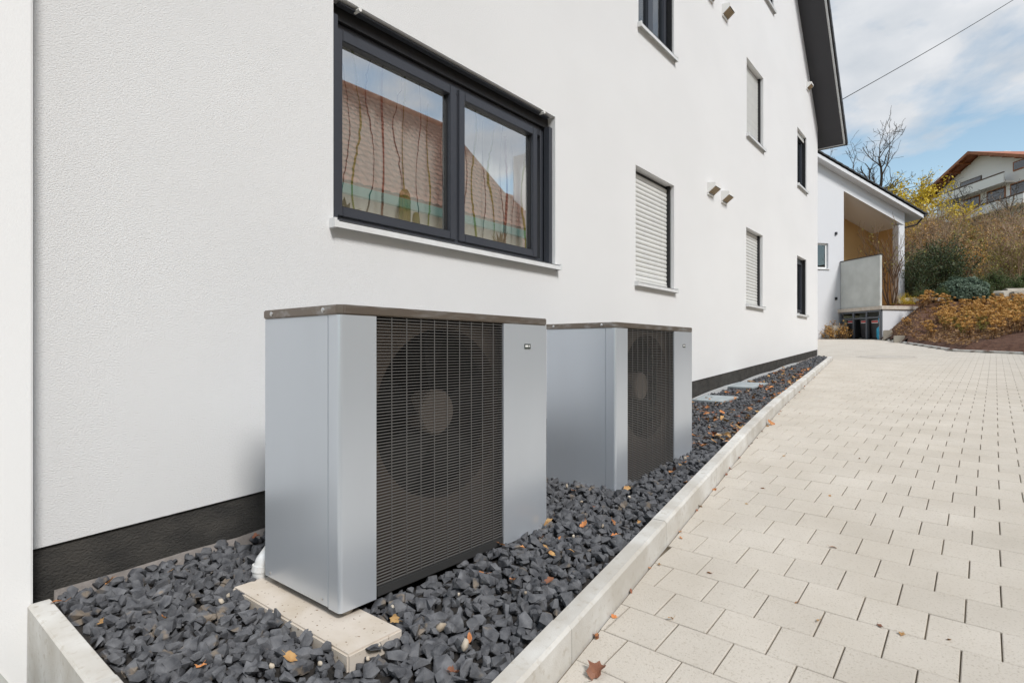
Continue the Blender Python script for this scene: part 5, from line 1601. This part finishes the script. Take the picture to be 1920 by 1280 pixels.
# balconies: slab and boarded parapet; upper sunshade panel
for z, x0_, x1_, dpt in ((3.3, -4.0, 5.6, 1.1), (0.6, -6.4, 5.0, 1.3)):
    bl = cp_('balcony', MB().box(x0_, x1_, yf, yf + dpt, z - 0.18, z), 'chalet_wall')
    cp_('parapet', MB().box(x0_, x1_, yf + dpt - 0.08, yf + dpt, z + 0.002, z + 0.75), 'chalet_wall', bl)
    cp_('handrail', MB().box(x0_, x1_, yf + dpt - 0.12, yf + dpt + 0.04, z + 0.80, z + 0.88), 'twig_dark', bl)
def cwin(x0_, x1_, z0_, z1_, fr='wood'):
    e_ = cp_('window', MB().box(x0_ - .12, x1_ + .12, yf + 0.001, yf + 0.07, z0_ - .12, z1_ + .12), fr)
    cp_('pane', MB().box(x0_, x1_, yf + 0.0705, yf + 0.08, z0_, z1_), 'glass_dark', e_)
    cp_('pane_backing', MB().box(x0_, x1_, yf + 0.0702, yf + 0.0704, z0_, z1_), 'steel_post', e_)
cwin(-5.2, -4.0, 4.3, 5.0); cwin(-2.9, -0.9, 1.2, 2.9); cwin(0.2, 2.2, 1.2, 2.9); cwin(-5.3, -3.7, 1.2, 2.9); cwin(0.0, 2.6, 3.6, 4.9, 'shroud')
cp_('chimney', MB().box(1.6, 2.3, -6, -5.3, 5.5, 8.2), 'chalet_wall', crf)

# ================================================================== HOUSES ACROSS THE DRIVE (seen mirrored in the large window)
def neighbour(name, label, X0, Xr, Y0, Y1, ze, zr_, wallm, gut):
    zg = -0.6
    t = root(name, ((X0 + Xr) / 2, (Y0 + Y1) / 2, zg), label, 'house')
    Xb = 2 * Xr - X0
    mb = MB().box(X0 + 0.5, Xb - 0.5, Y0 + 0.4, Y1 - 0.4, zg - 0.5, ze - 0.05)
    mb.add([(X0 + 0.5, Y1 - .4, ze - .05), (Xb - .5, Y1 - .4, ze - .05), (Xr, Y1 - .4, zr_ - 0.35)], [(0, 1, 2)]); mb.add([(X0 + 0.5, Y0 + .4, ze - .05), (Xb - .5, Y0 + .4, ze - .05), (Xr, Y0 + .4, zr_ - 0.35)], [(0, 2, 1)])
    world_part('wall', mb, MT[wallm], t)
    mb = MB()
    for a_, b_ in ((X0, Xr), (Xb, Xr)): mb.prism([(a_, Y0, ze), (b_, Y0, zr_), (b_, Y0, zr_ - 0.12), (a_, Y0, ze - 0.12)], (0, Y1 - Y0, 0))
    rf = world_part('roof', mb, MT['red_tile'], t)
    L = math.hypot(Xr - X0, zr_ - ze); n = int(L / 0.33); ang = math.atan2(zr_ - ze, Xr - X0)
    # rounded pantile courses on the side towards the drive
    w_ = 0.30; cols = int((Y1 - Y0) / w_)
    mbc = MB()
    for c_ in range(cols):
        yb = c_ * w_
        for j, (dy, h_) in enumerate(((0, 0.0), (0.06, 0.035), (0.15, 0.05), (0.24, 0.035), (0.30, 0.0))):
            mbc.v += [(0, yb + dy, h_ + 0.035), (0.40, yb + dy, h_)]
        o_ = c_ * 10
        for j in range(4): mbc.f.append((o_ + 2 * j, o_ + 2 * j + 1, o_ + 2 * j + 3, o_ + 2 * j + 2))
    me = mbc.mesh('tile_course', MT['red_tile'])
    for i in range(n):
        o_ = link('tile_course', me, rf, (X0 + math.cos(ang) * i * 0.33, Y0, ze + math.sin(ang) * i * 0.33 + 0.02)); o_.rotation_euler = (0, -ang, 0)
    world_part('ridge', MB().tube([(Xr, Y0, zr_ + 0.06), (Xr, Y1, zr_ + 0.06)], 0.13, 10), MT['red_tile'], rf)
    world_part('gutter', MB().box(X0 - 0.16, X0 - 0.01, Y0, Y1, ze - 0.30, ze - 0.06), MT[gut], rf)
    for yw in np.arange(Y0 + 2.0, Y1 - 2.0, 3.4):
        f_ = world_part('window', MB().box(X0 + 0.42, X0 + 0.50, yw, yw + 1.2, 2.6, 4.0), MT['white'], t)
        world_part('pane', MB().box(X0 + 0.41, X0 + 0.4195, yw + .08, yw + 1.12, 2.68, 3.92), MT['glass_dark'], f_)
    return t
nb = neighbour('neighbour_house', 'cream house with red tiled roof across the drive, mirrored in the large window', 9.2, 13.6, -14.0, 16.5, 5.4, 10.2, 'cream', 'copper')
nb2 = neighbour('neighbour_house', 'lower red roofed house with a pale chimney mirrored in the right pane', 10.5, 14.5, 17.5, 30.0, 5.0, 8.6, 'chalet_wall', 'copper')
world_part('chimney', MB().box(13.2, 14.3, 21.2, 22.6, 7.0, 10.6), MT['chalet_wall'], nb2)

# overhead wire from the roof edge
p0 = at_d(1577, 188, 12.6); p1 = at_d(1960, -37, 16.0)
pts_ = [p0.lerp(p1, i / 16) - Vector((0, 0, 0.05 * math.sin(math.pi * i / 16))) for i in range(17)]
o = link('overhead_wire', MB().tube(pts_, 0.009, 5).mesh('overhead_wire', MT['wire'])); tag(o, 'thin black overhead wire running from the roof edge into the sky', 'wire')
